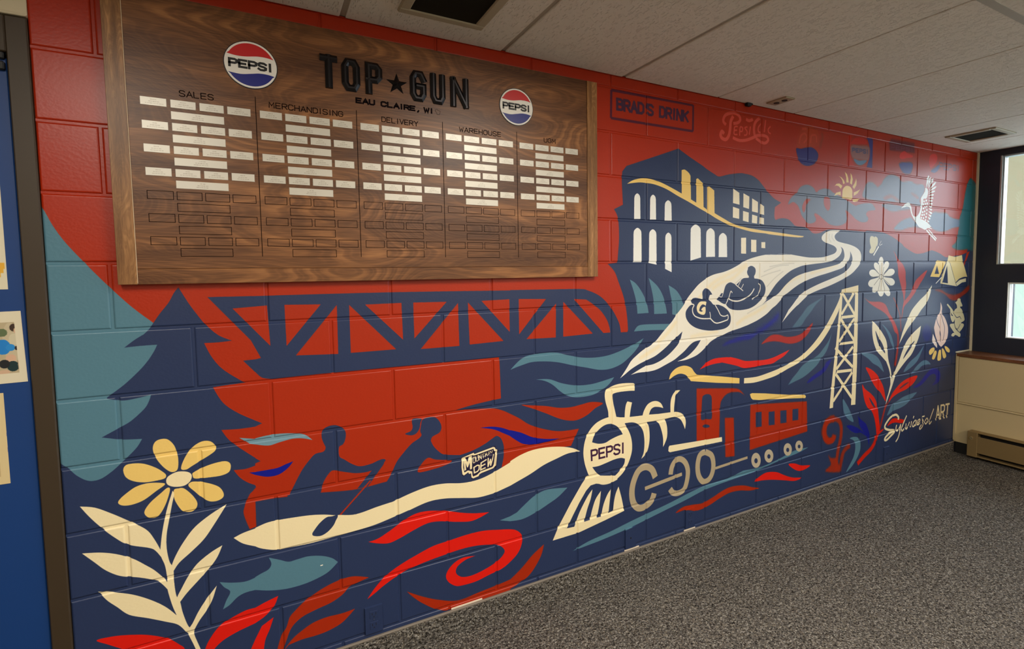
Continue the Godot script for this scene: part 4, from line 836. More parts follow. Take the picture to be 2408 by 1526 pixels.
# ------------------------------------------------------------------ the award board
# a bar of a given profile [[side -1..1, height] ...] swept along a line, with mitred bends
func sweep(st: SurfaceTool, line: PackedVector2Array, w: float, profile: Array, z: float) -> void:
	var p := PackedVector2Array()
	for v in line:
		if p.is_empty() or p[p.size() - 1].distance_to(v) > 1e-5:
			p.append(v)
	var closed := p.size() > 3 and p[0].distance_to(p[p.size() - 1]) < 1e-4
	if closed:
		p.remove_at(p.size() - 1)
	var n := p.size()
	if not closed:
		var d_in := (p[1] - p[0]).normalized() * w * 0.5
		var d_out := (p[n - 1] - p[n - 2]).normalized() * w * 0.5
		p[0] -= d_in
		p[n - 1] += d_out
	var side := PackedVector2Array()
	for i in n:
		var d0 := (p[i] - p[(i + n - 1) % n]).normalized() if closed or i > 0 else (p[1] - p[0]).normalized()
		var d1 := (p[(i + 1) % n] - p[i]).normalized() if closed or i < n - 1 else d0
		var m := (d0.orthogonal() + d1.orthogonal()).normalized()
		side.append(m / maxf(0.45, m.dot(d0.orthogonal())) * w * 0.5)
	for i in (n if closed else n - 1):
		var j := (i + 1) % n
		for k in profile.size() - 1:
			var q := []
			for e in [[i, k], [j, k], [j, k + 1], [i, k + 1]]:
				var v: Vector2 = p[e[0]] - side[e[0]] * profile[e[1]][0]
				q.append(Vector3(v.x, v.y, z + profile[e[1]][1]))
			quad(st, q[0], q[1], q[2], q[3])
	if not closed:
		for i in [0, n - 1]:
			var q := []
			for f in profile:
				var v: Vector2 = p[i] - side[i] * f[0]
				q.append(Vector3(v.x, v.y, z + f[1]))
			for k in range(1, q.size() - 1):
				tri(st, q[0], q[k], q[k + 1])

func lettering(text: String, x0: float, x1: float, y0: float, y1: float, w: float, z: float, h: float) -> ArrayMesh:
	var st := stool()
	for line in word(text):
		var r := PackedVector2Array()
		for v in line:
			r.append(Vector2(lerpf(x0 + w / 2, x1 - w / 2, v.x), lerpf(y0 + w / 2, y1 - w / 2, v.y)))
		sweep(st, r, w, [[-1, 0], [-1, h], [1, h], [1, 0]], z)
	return st.commit()

func flat_shape(outline: PackedVector2Array, z0: float, z1: float) -> ArrayMesh:
	var st := stool()
	var t := Geometry2D.triangulate_polygon(outline)
	for i in range(0, t.size(), 3):
		var a := outline[t[i]]
		var b := outline[t[i + 1]]
		var c := outline[t[i + 2]]
		if (b - a).cross(c - a) > 0.0:
			var s := b
			b = c
			c = s
		tri(st, Vector3(a.x, a.y, z1), Vector3(b.x, b.y, z1), Vector3(c.x, c.y, z1))
	for i in outline.size():
		var a := outline[i]
		var b := outline[(i + 1) % outline.size()]
		quad(st, Vector3(a.x, a.y, z1), Vector3(b.x, b.y, z1), Vector3(b.x, b.y, z0), Vector3(a.x, a.y, z0))
	return st.commit()

func walnut(w: int, h: int, seed_: int, dark: Color, light: Color) -> Image:
	var a := FastNoiseLite.new()
	a.seed = seed_
	a.frequency = 0.9
	a.fractal_octaves = 2
	var b := FastNoiseLite.new()
	b.seed = seed_ + 1
	b.frequency = 1.0
	b.fractal_octaves = 2
	var img := Image.create_empty(w, h, false, Image.FORMAT_RGB8)
	for y in h:
		var v := y / float(h)
		for x in w:
			var u := x / float(w)
			var warp := a.get_noise_2d(u * 1.9, v * 2.1)
			var wide := b.get_noise_2d(u * 1.6 + 40.0, v * 7.0)
			var rings := v * 9.0 + warp * 7.0 + wide * 1.2
			var line := pow(0.5 + 0.5 * sin(rings * TAU), 2.6)
			var thin := pow(0.5 + 0.5 * sin(rings * TAU * 3.0 + 1.0), 3.0)
			var fine := b.get_noise_2d(u * 16.0, v * 230.0)
			var k := clampf(0.30 + 0.34 * line * (0.5 + 1.2 * wide) + 0.10 * thin + 0.26 * fine + 0.34 * wide, 0.0, 1.0)
			img.set_pixel(x, y, dark.lerp(light, k))
	return img

func wood_mat(img: Image, scale: Vector3) -> StandardMaterial3D:
	var m := StandardMaterial3D.new()
	m.albedo_texture = ImageTexture.create_from_image(img)
	if scale != Vector3.ZERO:
		m.uv1_triplanar = true
		m.uv1_world_triplanar = true
		m.uv1_scale = scale
	m.roughness = 0.36
	m.metallic_specular = 0.42
	return m

# worn, unreadable engraving: rows of small grey marks
func plate_mat(seed_: int, wide: bool) -> StandardMaterial3D:
	var w := 192 if wide else 96
	var img := Image.create_empty(w, 36, false, Image.FORMAT_RGB8)
	var ground := rgb(200, 195, 182)
	img.fill(ground)
	rng.seed = seed_
	var rows := [[8, 0.22], [17, 0.42], [25, 0.6]]
	for r in rows:
		var half: float = r[1] * 96.0 / 2.0 * rng.randf_range(0.75, 1.1)
		var x: float = w / 2.0 - half
		while x < w / 2.0 + half:
			var step := rng.randi_range(3, 9)
			img.fill_rect(Rect2i(int(x), r[0], step, 3), ground.lerp(rgb(120, 108, 92), rng.randf_range(0.35, 0.6)))
			x += step + rng.randi_range(1, 3)
	img.resize(w / 2, 18, Image.INTERPOLATE_BILINEAR)
	img.resize(w, 36, Image.INTERPOLATE_CUBIC)
	var m := StandardMaterial3D.new()
	m.albedo_texture = ImageTexture.create_from_image(img)
	m.roughness = 0.34
	m.metallic = 0.15
	m.metallic_specular = 0.6
	return m

func plate_mesh(w: float, h: float) -> ArrayMesh:
	var st := stool()
	for f in slab_faces(0, w, -h, 0, 0.0, 0.0016, 0.0006):
		var n: Vector3 = (f[2] - f[0]).cross(f[1] - f[0]).normalized()
		for i in [0, 1, 2, 0, 2, 3]:
			st.set_normal(n)
			st.set_uv(Vector2(f[i].x / w, -f[i].y / h))
			st.add_vertex(f[i])
	return st.commit()

# a board whose grain picture covers the rectangle r of the wall
func plank(x0: float, x1: float, y0: float, y1: float, z0: float, z1: float, r: Rect2) -> ArrayMesh:
	var st := stool()
	for f in slab_faces(x0, x1, y0, y1, z0, z1 - 0.0008, 0.0) + slab_faces(x0, x1, y0, y1, z1 - 0.0008, z1, 0.0008):
		var n: Vector3 = (f[2] - f[0]).cross(f[1] - f[0]).normalized()
		for i in [0, 1, 2, 0, 2, 3]:
			st.set_normal(n)
			st.set_uv(Vector2((f[i].x - r.position.x) / r.size.x, (r.end.y - f[i].y) / r.size.y))
			st.add_vertex(f[i])
	return st.commit()

func build_board() -> void:
	var org := Vector3(0.679, 1.465, 0.0)
	var bd := thing("award_board", "large framed walnut board with rows of pale name plates on the mural wall", "sign", org)
	var s := -org
	var panel_img := walnut(1400, 720, 3, rgb(76, 45, 24), rgb(160, 108, 64))
	var pm := wood_mat(panel_img, Vector3.ZERO)
	var stile_img := walnut(700, 160, 9, rgb(110, 74, 42), rgb(184, 134, 84))
	stile_img.rotate_90(CLOCKWISE)
	var sm := wood_mat(stile_img, Vector3.ZERO)
	part("panel", plank(-0.126, 1.4775, 1.5126, 2.338, 0.004, 0.030, Rect2(-0.18, 1.46, 1.75, 0.9)), pm, bd, s)
	part("stile", plank(-0.1725, -0.1265, 1.465, 2.338, 0.002, 0.0335, Rect2(-0.20, 1.46, 0.2, 0.9)), sm, bd, s)
	part("stile", plank(1.478, 1.5306, 1.465, 2.338, 0.002, 0.0335, Rect2(1.38, 1.46, 0.2, 0.9)), sm, bd, s)
	part("rail", plank(-0.126, 1.4775, 1.465, 1.512, 0.002, 0.0325, Rect2(-0.18, 1.2, 1.75, 0.9)), pm, bd, s)
	part("edge_band", box(Vector3(-0.1265, 1.468, 0.0302), Vector3(-0.1252, 2.337, 0.0337)), mat(rgb(214, 190, 156), 0.4), bd, s)
	var ink := mat(rgb(24, 13, 8), 0.8, 0.0, 0.15)
	# name plates and the engraved places that still wait for one
	var small := []
	var wide := []
	for k in 3:
		small.append(plate_mat(30 + k, false))
		wide.append(plate_mat(60 + k, true))
	var sm_mesh := plate_mesh(0.064, 0.0247)
	var wd_mesh := plate_mesh(0.1368, 0.0245)
	var starts := [-0.0949, 0.2143, 0.5242, 0.8339, 1.1462]
	for c in 5:
		for r in 7:
			var yt := 2.0314 - r * 0.0701
			var xs: float = starts[c] + (2.03 - yt) * 0.0140
			var cells := []
			for k in 4:
				cells.append([xs + k * 0.0731, yt, 0.064, 0.0247])
			cells.append([xs + 0.0731, yt - 0.0353, 0.1368, 0.0245])
			for q in cells:
				var big: bool = q[2] > 0.1
				if r < 4:
					part("name_plate", wd_mesh if big else sm_mesh, (wide if big else small)[rng.randi() % 3], bd, s + Vector3(q[0], q[1], 0.030))
				else:
					var st := stool()
					sweep(st, PackedVector2Array([Vector2(q[0], q[1]), Vector2(q[0] + q[2], q[1]), Vector2(q[0] + q[2], q[1] - q[3]), Vector2(q[0], q[1] - q[3]), Vector2(q[0], q[1])]), 0.0016, [[-1, 0], [-1, 0.0004], [1, 0.0004], [1, 0]], 0.030)
					part("engraved_outline", st.commit(), ink, bd, s)
	for x in [0.2035, 0.5125, 0.823, 1.135]:
		part("divider", box(Vector3(x - 0.001, 1.5514, 0.030), Vector3(x + 0.001, 2.0735, 0.0305)), ink, bd, s)
	for h in [["SALES", 0.0009, 0.0901], ["MERCHANDISING", 0.2408, 0.4686], ["DELIVERY", 0.5974, 0.7297], ["WAREHOUSE", 0.8887, 1.066], ["UGM", 1.2606, 1.3185]]:
		part("heading", lettering(h[0], h[1], h[2], 2.0440, 2.0635, 0.0026, 0.030, 0.0005), ink, bd, s)
	part("heading", lettering("EAU CLAIRE, WI", 0.5107, 0.789, 2.0985, 2.1195, 0.0058, 0.030, 0.0006), mat(rgb(20, 12, 14), 0.7, 0.0, 0.15), bd, s)
	var state := PackedVector2Array()
	for v in [[0, 0.9], [0.35, 1], [0.5, 0.85], [0.95, 0.72], [0.9, 0.3], [0.75, 0], [0.3, 0.02], [0.25, 0.35], [0.0, 0.6], [0, 0.9]]:
		state.append(Vector2(0.7965 + v[0] * 0.02, 2.0985 + v[1] * 0.019))
	var so := stool()
	sweep(so, state, 0.0009, [[-1, 0], [-1, 0.0005], [1, 0.0005], [1, 0]], 0.030)
	part("state_outline", so.commit(), ink, bd, s)
	# raised metal letters
	var gun := mat(rgb(46, 44, 46), 0.3, 0.85, 0.6)
	var bevel := [[-1, 0], [-1, 0.004], [-0.25, 0.011], [0.25, 0.011], [1, 0.004], [1, 0]]
	var w := 0.0230
	for l in [["T", 578, 735], ["O", 772, 938], ["P", 985, 1138], ["G", 1386, 1533], ["U", 1568, 1703], ["N", 1748, 1912]]:
		var xa := spot(pic(1, l[1], 560 + (l[1] - 570) * 0.18), 2, 0.03).x + w / 2
		var xb := spot(pic(1, l[2], 560 + (l[2] - 570) * 0.18), 2, 0.03).x - w / 2
		var st := stool()
		for line in STROKES[l[0]]:
			var r := PackedVector2Array()
			var full := 0.9 if l[0] in ["T"] else 0.85
			for i in range(0, line.size(), 2):
				r.append(Vector2(lerpf(xa, xb, line[i] / full), lerpf(2.1365 + w / 2, 2.2495 - w / 2, line[i + 1])))
			sweep(st, r, w, bevel, 0.030)
		part("letter", st.commit(), gun, bd, s)
	var star := stool()
	var sc := Vector3(0.6555, 2.188, 0.0)
	for k in 10:
		var p := []
		for j in [k, k + 1]:
			var rad := 0.040 if j % 2 == 0 else 0.0155
			p.append(sc + Vector3(sin(j * TAU / 10) * rad, cos(j * TAU / 10) * rad, 0.0305))
		tri(star, sc + Vector3(0, 0, 0.043), p[0], p[1])
	part("star", star.commit(), gun, bd, s)
	# round emblems
	for c in [Vector2(0.1959, 2.1727), Vector2(1.1350, 2.1737)]:
		var disc := func(r: float) -> PackedVector2Array:
			var o := PackedVector2Array()
			for k in 48:
				o.append(c + Vector2(cos(k * TAU / 48), sin(k * TAU / 48)) * r)
			return o
		var em := part("emblem", flat_shape(disc.call(0.0757), 0.0296, 0.0325), mat(rgb(20, 20, 26), 0.4), bd, s)
		part("white_disc", flat_shape(disc.call(0.0732), 0.032, 0.0332), mat(rgb(236, 232, 224), 0.35), em)
		for f in [[1, [[-0.87, 0.36], [-0.55, 0.31], [-0.2, 0.32], [0.25, 0.40], [0.6, 0.40], [0.86, 0.35]], rgb(196, 18, 22)], [-1, [[-0.85, -0.40], [-0.4, -0.44], [0.0, -0.37], [0.3, -0.31], [0.6, -0.31], [0.87, -0.36]], rgb(8, 24, 122)]]:
			var o := PackedVector2Array()
			var raw := PackedVector2Array()
			for v in f[1]:
				raw.append(c + Vector2(v[0], v[1]) * 0.0757)
			o.append_array(smooth(raw))
			var a0: float = (o[o.size() - 1] - c).angle()
			var a1: float = (o[0] - c).angle()
			if f[0] > 0:
				if a1 < a0:
					a1 += TAU
			elif a1 > a0:
				a1 -= TAU
			for k in range(1, 20):
				var t := lerpf(a0, a1, k / 20.0)
				o.append(c + Vector2(cos(t), sin(t)) * 0.0675)
			part("red_field" if f[0] > 0 else "blue_field", flat_shape(o, 0.033, 0.0337), mat(f[2], 0.35), em)
		part("lettering", lettering("PEPSI", c.x - 0.0625, c.x + 0.0625, c.y - 0.0145, c.y + 0.0140, 0.0070, 0.0331, 0.0009), mat(rgb(12, 12, 16), 0.4), em)

# ------------------------------------------------------------------ the room
func carpet_mat() -> StandardMaterial3D:
	var n := 768
	var img := Image.create_empty(n, n, false, Image.FORMAT_RGB8)
	img.fill(rgb(92, 88, 83))
	rng.seed = 77
	var tones := [rgb(150, 145, 136), rgb(126, 121, 114), rgb(66, 62, 58), rgb(44, 41, 38), rgb(104, 99, 94), rgb(82, 77, 73), rgb(116, 108, 96)]
	for k in 62000:
		var c: Color = tones[rng.randi() % tones.size()]
		var x := rng.randi() % n
		var y := rng.randi() % n
		var w := rng.randi_range(2, 6)
		img.fill_rect(Rect2i(x, y, w, 3) if rng.randf() < 0.5 else Rect2i(x, y, 3, w), c)
	var m := StandardMaterial3D.new()
	m.albedo_texture = ImageTexture.create_from_image(img)
	m.uv1_triplanar = true
	m.uv1_world_triplanar = true
	m.uv1_scale = Vector3.ONE / 1.1
	m.roughness = 0.97
	m.metallic_specular = 0.15
	var bump := NoiseTexture2D.new()
	bump.width = 512
	bump.height = 512
	bump.seamless = true
	bump.as_normal_map = true
	bump.bump_strength = 6.0
	var f := FastNoiseLite.new()
	f.frequency = 0.11
	bump.noise = f
	m.normal_enabled = true
	m.normal_texture = bump
	m.normal_scale = 0.8
	return m

func tile_mat() -> StandardMaterial3D:
	var n := 1024
	var img := Image.create_empty(n, n, false, Image.FORMAT_RGB8)
	var hgt := Image.create_empty(n, n, false, Image.FORMAT_RGB8)
	img.fill(TILE_TONE)
	hgt.fill(Color.WHITE)
	rng.seed = 41
	for k in 1700:
		var x := rng.randi() % n
		var y := rng.randi() % n
		var len := rng.randi_range(4, 26)
		var w := rng.randi_range(2, 4)
		var deep := rng.randf_range(0.35, 0.75)
		for i in len:
			if rng.randf() < 0.18:
				x += rng.randi_range(-1, 1)
			var r := Rect2i(posmod(x, n), posmod(y + i, n), w, 1)
			hgt.fill_rect(r, Color(1 - deep, 1 - deep, 1 - deep))
	for k in 5000:
		var r := Rect2i(rng.randi() % n, rng.randi() % n, 2, 2)
		hgt.fill_rect(r, Color(0.6, 0.6, 0.6))
	hgt.bump_map_to_normal_map(7.0)
	var m := StandardMaterial3D.new()
	m.albedo_texture = ImageTexture.create_from_image(img)
	m.normal_enabled = true
	m.normal_texture = ImageTexture.create_from_image(hgt)
	m.normal_scale = 1.6
	m.uv1_triplanar = true
	m.uv1_world_triplanar = true
	m.uv1_scale = Vector3.ONE / 0.9
	m.roughness = 0.95
	m.metallic_specular = 0.2
	return m

const LIGHT_CELLS := [[-3, 1], [0, 1], [-3, 3], [0, 3], [3, 3]]  # last cell: unseen panel added to brighten the right end of the mural
const GRID_X := 1.0908
const CELL := 0.6096
const ROWS := [0.0, 1.202, 2.421, 3.640, 4.62]

func build_ceiling() -> void:
	var ceiling := struct("ceiling", "suspended ceiling of fissured beige acoustic tiles", "ceiling")
	var tm := tile_mat()
	var tee := mat(rgb(176, 168, 152), 0.6)
	part("deck", box(Vector3(-2.75, CEIL + 0.06, -0.2), Vector3(5.6, CEIL + 0.2, 4.8)), mat(rgb(120, 116, 110), 0.9), ceiling)
	var shared := {}
	for r in 4:
		for k in range(-6, 7):
			if [k, r] in LIGHT_CELLS:
				continue
			var x0 := maxf(GRID_X + k * CELL, -2.6)
			var x1 := minf(GRID_X + (k + 1) * CELL, WALL_R + 0.01)
			var z0: float = ROWS[r]
			var z1: float = ROWS[r + 1]
			if x1 - x0 < 0.03:
				continue
			var gl := 0.010 if k in [-1, 0, 1] else 0.0045
			var gr := 0.010 if k + 1 in [-1, 0, 1] else 0.0045
			var ga := 0.001 if r == 0 else 0.014
			var size := Vector3(x1 - x0 - gl - gr, 0.018, z1 - z0 - ga - 0.014)
			var key := size.snapped(Vector3.ONE * 0.0005)
			if r == 0 and k in [-1, 5]:
				var hx: float = (0.637 if k == -1 else 4.330) + 0.02
				var hz: float = (0.158 if k == -1 else 0.146) + 0.02
				var ts := stool()
				var tx := x0 + gl + size.x
				var tz := z0 + ga + size.z
				boxat(ts, Vector3(x0 + gl, CEIL, z0 + ga), Vector3(tx, CEIL + 0.018, hz))
				boxat(ts, Vector3(x0 + gl, CEIL, hz + 0.265), Vector3(tx, CEIL + 0.018, tz))
				boxat(ts, Vector3(x0 + gl, CEIL, hz), Vector3(hx, CEIL + 0.018, hz + 0.265))
				boxat(ts, Vector3(hx + 0.265, CEIL, hz), Vector3(tx, CEIL + 0.018, hz + 0.265))
				part("tile", ts.commit(), tm, ceiling)
				continue
			if not shared.has(key):
				shared[key] = box(Vector3.ZERO, size, 0.002)
			part("tile", shared[key], tm, ceiling, Vector3(x0 + gl, CEIL, z0 + ga))
	for k in range(-5, 7):
		part("tee", box(Vector3(GRID_X + k * CELL - 0.012, CEIL + (0.006 if k in [-1, 0, 1] else 0.015), 0), Vector3(GRID_X + k * CELL + 0.012, CEIL + 0.018, 4.62)), tee, ceiling)
	for r in [1, 2, 3]:
		part("tee", box(Vector3(-2.6, CEIL - 0.001, ROWS[r] - 0.016), Vector3(WALL_R, CEIL + 0.006, ROWS[r] + 0.016), 0.001), tee, ceiling)

func build_lights() -> void:
	for i in LIGHT_CELLS.size():
		var c: Array = LIGHT_CELLS[i]
		var x0: float = GRID_X + c[0] * CELL + 0.006
		var z0: float = ROWS[c[1]] + 0.014
		var z1: float = ROWS[c[1] + 1] - 0.014
		var w := CELL - 0.012
		var mid := Vector3(x0 + w / 2, CEIL, (z0 + z1) / 2)
		var t := thing("ceiling_light", ["recessed ceiling light panel nearest the blue doorway", "recessed ceiling light panel across from the walnut board", "recessed ceiling light panel by the rear wall, on the door side", "recessed ceiling light panel by the rear wall, facing the walnut board", "added unseen light panel by the rear wall, brightening the window end of the mural"][i], "light", mid, "recessed light panels")
		var st := stool()
		var hx := w / 2
		var hz := (z1 - z0) / 2
		for b in [[-hx, -hz, hx, -hz + 0.02], [-hx, hz - 0.02, hx, hz], [-hx, -hz + 0.02, -hx + 0.02, hz - 0.02], [hx - 0.02, -hz + 0.02, hx, hz - 0.02]]:
			boxat(st, Vector3(b[0], -0.002, b[1]), Vector3(b[2], 0.03, b[3]), 0.001)
		part("frame", st.commit(), mat(rgb(210, 206, 196), 0.5), t)
		var glow := mat(rgb(250, 244, 226), 0.5)
		glow.emission_enabled = true
		glow.emission = WARM
		glow.emission_energy_multiplier = 1.6
		part("diffuser", box(Vector3(-hx + 0.02, 0.006, -hz + 0.02), Vector3(hx - 0.02, 0.012, hz - 0.02)), glow, t)
		var l := AreaLight3D.new()
		l.name = "lamp"
		t.add_child(l)
		l.position = Vector3(0, -0.004, 0)
		l.rotation.x = -PI / 2
		l.area_size = Vector2(w - 0.04, z1 - z0 - 0.04)
		l.light_color = WARM
		l.light_energy = LAMP[i]
		l.area_range = 12.0
		l.shadow_enabled = true

func build_floor() -> void:
	var fl := struct("floor", "grey brown speckled loop pile carpet floor", "carpet")
	var cm := carpet_mat()
	part("carpet", box(Vector3(-2.7, -0.05, -0.1), Vector3(5.4, 0.0, 4.75)), cm, fl)
	var bb := struct("baseboard_back", "carpeted base strip with grey edge under the mural", "baseboard")
	part("carpet_strip", box(Vector3(WALL_L, 0.0, 0.0), Vector3(4.945, 0.082, 0.011), 0.002), cm, bb)
	part("edge_cap", box(Vector3(WALL_L, 0.082, 0.0), Vector3(4.945, BASE_TOP, 0.012), 0.002), mat(rgb(128, 118, 106), 0.6), bb)
	for x in [[0.82, 0.955], [1.70, 1.79], [2.09, 2.17]]:
		part("bare_caulk", box(Vector3(x[0], BASE_TOP - 0.001, -0.004), Vector3(x[1], BASE_TOP + 0.006, 0.003), 0.001), mat(rgb(222, 206, 184), 0.6), bb)

func build_shell() -> void:
	var cream := mat(rgb(214, 202, 172), 0.7)
	var plain := mat(rgb(168, 160, 142), 0.8)
	var a := struct("wall_left", "plain cream room wall beyond the doorway", "wall")
	part("plaster", box(Vector3(-2.8, 0, -0.2), Vector3(-2.6, CEIL + 0.1, 4.8)), plain, a)
	var b := struct("wall_front", "plain cream room wall behind the viewer", "wall")
	part("plaster", box(Vector3(-2.8, 0, 4.62), Vector3(5.6, CEIL + 0.1, 4.8)), plain, b)
	# wall around the door, in line with the mural wall
	var e := struct("wall_entry", "cream wall above the blue door", "wall")
	part("lintel", box(Vector3(-1.40, 2.2155, -0.2), Vector3(WALL_L, CEIL + 0.1, 0.004), 0.002), cream, e)
	part("ledge", box(Vector3(-1.40, 2.2155, 0.0), Vector3(WALL_L, 2.2225, 0.011), 0.002), cream, e)
	part("pier", box(Vector3(-2.7, 0, -0.2), Vector3(-1.40, CEIL + 0.1, 0.004)), cream, e)
	var d := struct("door_1", "blue door in a dark brown steel frame left of the mural", "door")
	var brown := mat(rgb(58, 45, 28), 0.5)
	part("jamb", box(Vector3(-0.383, 0, -0.12), Vector3(-0.337, 2.213, 0.006), 0.003), brown, d)
	part("jamb", box(Vector3(-1.40, 0, -0.12), Vector3(-1.354, 2.213, 0.006), 0.003), brown, d)
	part("head", box(Vector3(-1.354, 2.113, -0.12), Vector3(-0.383, 2.213, 0.006), 0.003), brown, d)
	var leaf := part("leaf", box(Vector3(-1.350, 0.008, -0.050), Vector3(-0.386, 2.098, -0.004), 0.002), mat(rgb(6, 56, 118), 0.5), d)
	part("stop", box(Vector3(-1.354, 2.098, -0.115), Vector3(-0.383, 2.113, -0.06)), mat(rgb(14, 13, 12), 0.6), leaf)
	part("black_bar", box(Vector3(-0.47, 2.062, -0.004), Vector3(-0.388, 2.086, 0.010), 0.003), mat(rgb(12, 12, 14), 0.5), leaf)  # black bars across the top corner of the door leaf
	part("black_bar", box(Vector3(-0.47, 2.092, -0.02), Vector3(-0.388, 2.112, 0.008), 0.003), mat(rgb(12, 12, 14), 0.5), leaf)
	# end wall with its windows
	var navy := mat(rgb(30, 36, 52), 0.55)
	var r := struct("wall_right", "dark navy window wall at the end of the room", "wall")
	var zb := [[0.154, 0.236, 1.60], [1.76, 1.76, 3.10], [3.26, 3.26, 4.50]]
	var last := 0.0
	var st := stool()
	for i in 3:
		boxat(st, Vector3(5.17, 0.80, last), Vector3(5.30, CEIL + 0.1, zb[i][0]))
		last = zb[i][2]
		boxat(st, Vector3(5.17, 2.352, zb[i][0]), Vector3(5.30, CEIL + 0.1, zb[i][2]))
		boxat(st, Vector3(5.17, 1.369, zb[i][0]), Vector3(5.30, 1.508, zb[i][2]))
		boxat(st, Vector3(5.17, 0.80, zb[i][0]), Vector3(5.30, 0.935, zb[i][2]))
		if zb[i][1] > zb[i][0]:
			boxat(st, Vector3(5.17, 0.935, zb[i][0]), Vector3(5.30, 1.369, zb[i][1]))
	boxat(st, Vector3(5.17, 0.80, last), Vector3(5.30, CEIL + 0.1, 4.7))
	part("mullion_panel", st.commit(), navy, r)
	part("lower_wall", box(Vector3(5.17, 0.0, -0.2), Vector3(5.30, 0.80, 4.7)), navy, r)
	var alu := mat(rgb(176, 182, 184), 0.35, 0.6)
	var white := mat(rgb(232, 232, 226), 0.4)
	var glass := StandardMaterial3D.new()
	glass.transparency = BaseMaterial3D.TRANSPARENCY_ALPHA
	glass.albedo_color = Color(0.9, 0.96, 0.94, 0.06)
	glass.roughness = 0.02
	for i in 3:
		var win := struct("window_%d" % (i + 1), ["two-pane window beside the mural corner", "two-pane window further along the end wall", "two-pane window at the far end of the end wall"][i], "window")
		for v in [[1.508, 2.352, zb[i][0], 0.024, alu], [0.935, 1.369, zb[i][1], 0.010, white]]:
			var z0: float = v[2]
			var z1: float = zb[i][2]
			var t: float = v[3]
			var fs := stool()
			boxat(fs, Vector3(5.166, v[0], z0), Vector3(5.24, v[1], z0 + t * 0.6), 0.002)
			boxat(fs, Vector3(5.180, v[0], z0 + t * 0.6), Vector3(5.24, v[1], z0 + t), 0.002)
			boxat(fs, Vector3(5.170, v[0], z1 - t), Vector3(5.24, v[1], z1), 0.002)
			boxat(fs, Vector3(5.170, v[1] - 0.012, z0 + t), Vector3(5.24, v[1], z1 - t), 0.002)
			boxat(fs, Vector3(5.170, v[0], z0 + t), Vector3(5.24, v[0] + 0.008, z1 - t), 0.002)
			var fr := part("frame", fs.commit(), v[4], win)
			part("pane", box(Vector3(5.205, v[0] + 0.008, z0 + t), Vector3(5.211, v[1] - 0.012, z1 - t)), glass, fr)
	var tr := struct("trim_1", "cream trim strip in the corner between mural and window wall", "trim")
	part("strip", box(Vector3(5.150, 0.80, -0.002), Vector3(5.172, CEIL, 0.012), 0.002), cream, tr)
	part("strip", box(Vector3(4.93, 0.806, -0.002), Vector3(5.150, 0.818, 0.008), 0.002), cream, tr)

func build_end_furniture() -> void:
	var paint := mat(rgb(206, 186, 142), 0.55)
	var org := Vector3(5.055, 0.0, 2.3)
	var t := thing("sill_cabinet", "low cream cabinet with brown wooden sill under the window", "cabinet", org)
	var s := -org
	part("body", box(Vector3(4.945, 0.09, 0.003), Vector3(5.168, 0.79, 4.6)), paint, t, s)
	part("corner_trim", box(Vector3(4.934, 0.10, 0.001), Vector3(4.946, 0.80, 0.020), 0.002), paint, t, s)
	part("panel", box(Vector3(4.938, 0.418, 0.024), Vector3(4.946, 0.776, 4.6), 0.002), paint, t, s)
	part("batten", box(Vector3(4.934, 0.404, 0.020), Vector3(4.946, 0.416, 4.6), 0.002), paint, t, s)
	part("plinth", box(Vector3(4.952, 0.0, 0.013), Vector3(5.168, 0.09, 4.6)), mat(rgb(26, 25, 24), 0.6), t, s)
	var img := walnut(500, 120, 21, rgb(96, 56, 32), rgb(140, 92, 58))
	img.rotate_90(CLOCKWISE)
	var wm := wood_mat(img, Vector3(1.0 / 0.25, 1.0 / 0.25, 1.0 / 1.2))
	part("sill", box(Vector3(4.930, 0.782, 0.008), Vector3(5.168, 0.806, 4.6), 0.003), wm, t, s)
	# heater along the foot of the cabinet
	var bronze := mat(rgb(150, 126, 84), 0.42, 0.35)
	var o2 := Vector3(4.90, 0.0, 1.6)
	var h := thing("baseboard_heater", "tan metal baseboard heater along the cream cabinet", "heater", o2)
	var s2 := -o2
	part("back", box(Vector3(4.925, 0.026, 0.135), Vector3(4.943, 0.214, 3.1)), mat(rgb(30, 26, 20), 0.7), h, s2)
	part("front_panel", box(Vector3(4.876, 0.058, 0.196), Vector3(4.884, 0.186, 3.1), 0.002), bronze, h, s2)
	part("hood", box(Vector3(4.878, 0.211, 0.196), Vector3(4.943, 0.216, 3.1), 0.001), bronze, h, s2)
	part("lower_lip", box(Vector3(4.878, 0.024, 0.196), Vector3(4.925, 0.034, 3.1), 0.002), bronze, h, s2)
	var cap := part("end_cap", box(Vector3(4.874, 0.022, 0.129), Vector3(4.943, 0.217, 0.198), 0.003), bronze, h, s2)
	var k := part("screw_knob", cyl(0.011, 0.008), mat(rgb(190, 172, 128), 0.3, 0.6), cap, Vector3(4.871, 0.168, 0.159))
	k.rotation.z = PI / 2
	part("slot", box(Vector3(-0.0012, 0.0035, -0.008), Vector3(0.0012, 0.0047, 0.008)), mat(rgb(40, 34, 24), 0.6), k)

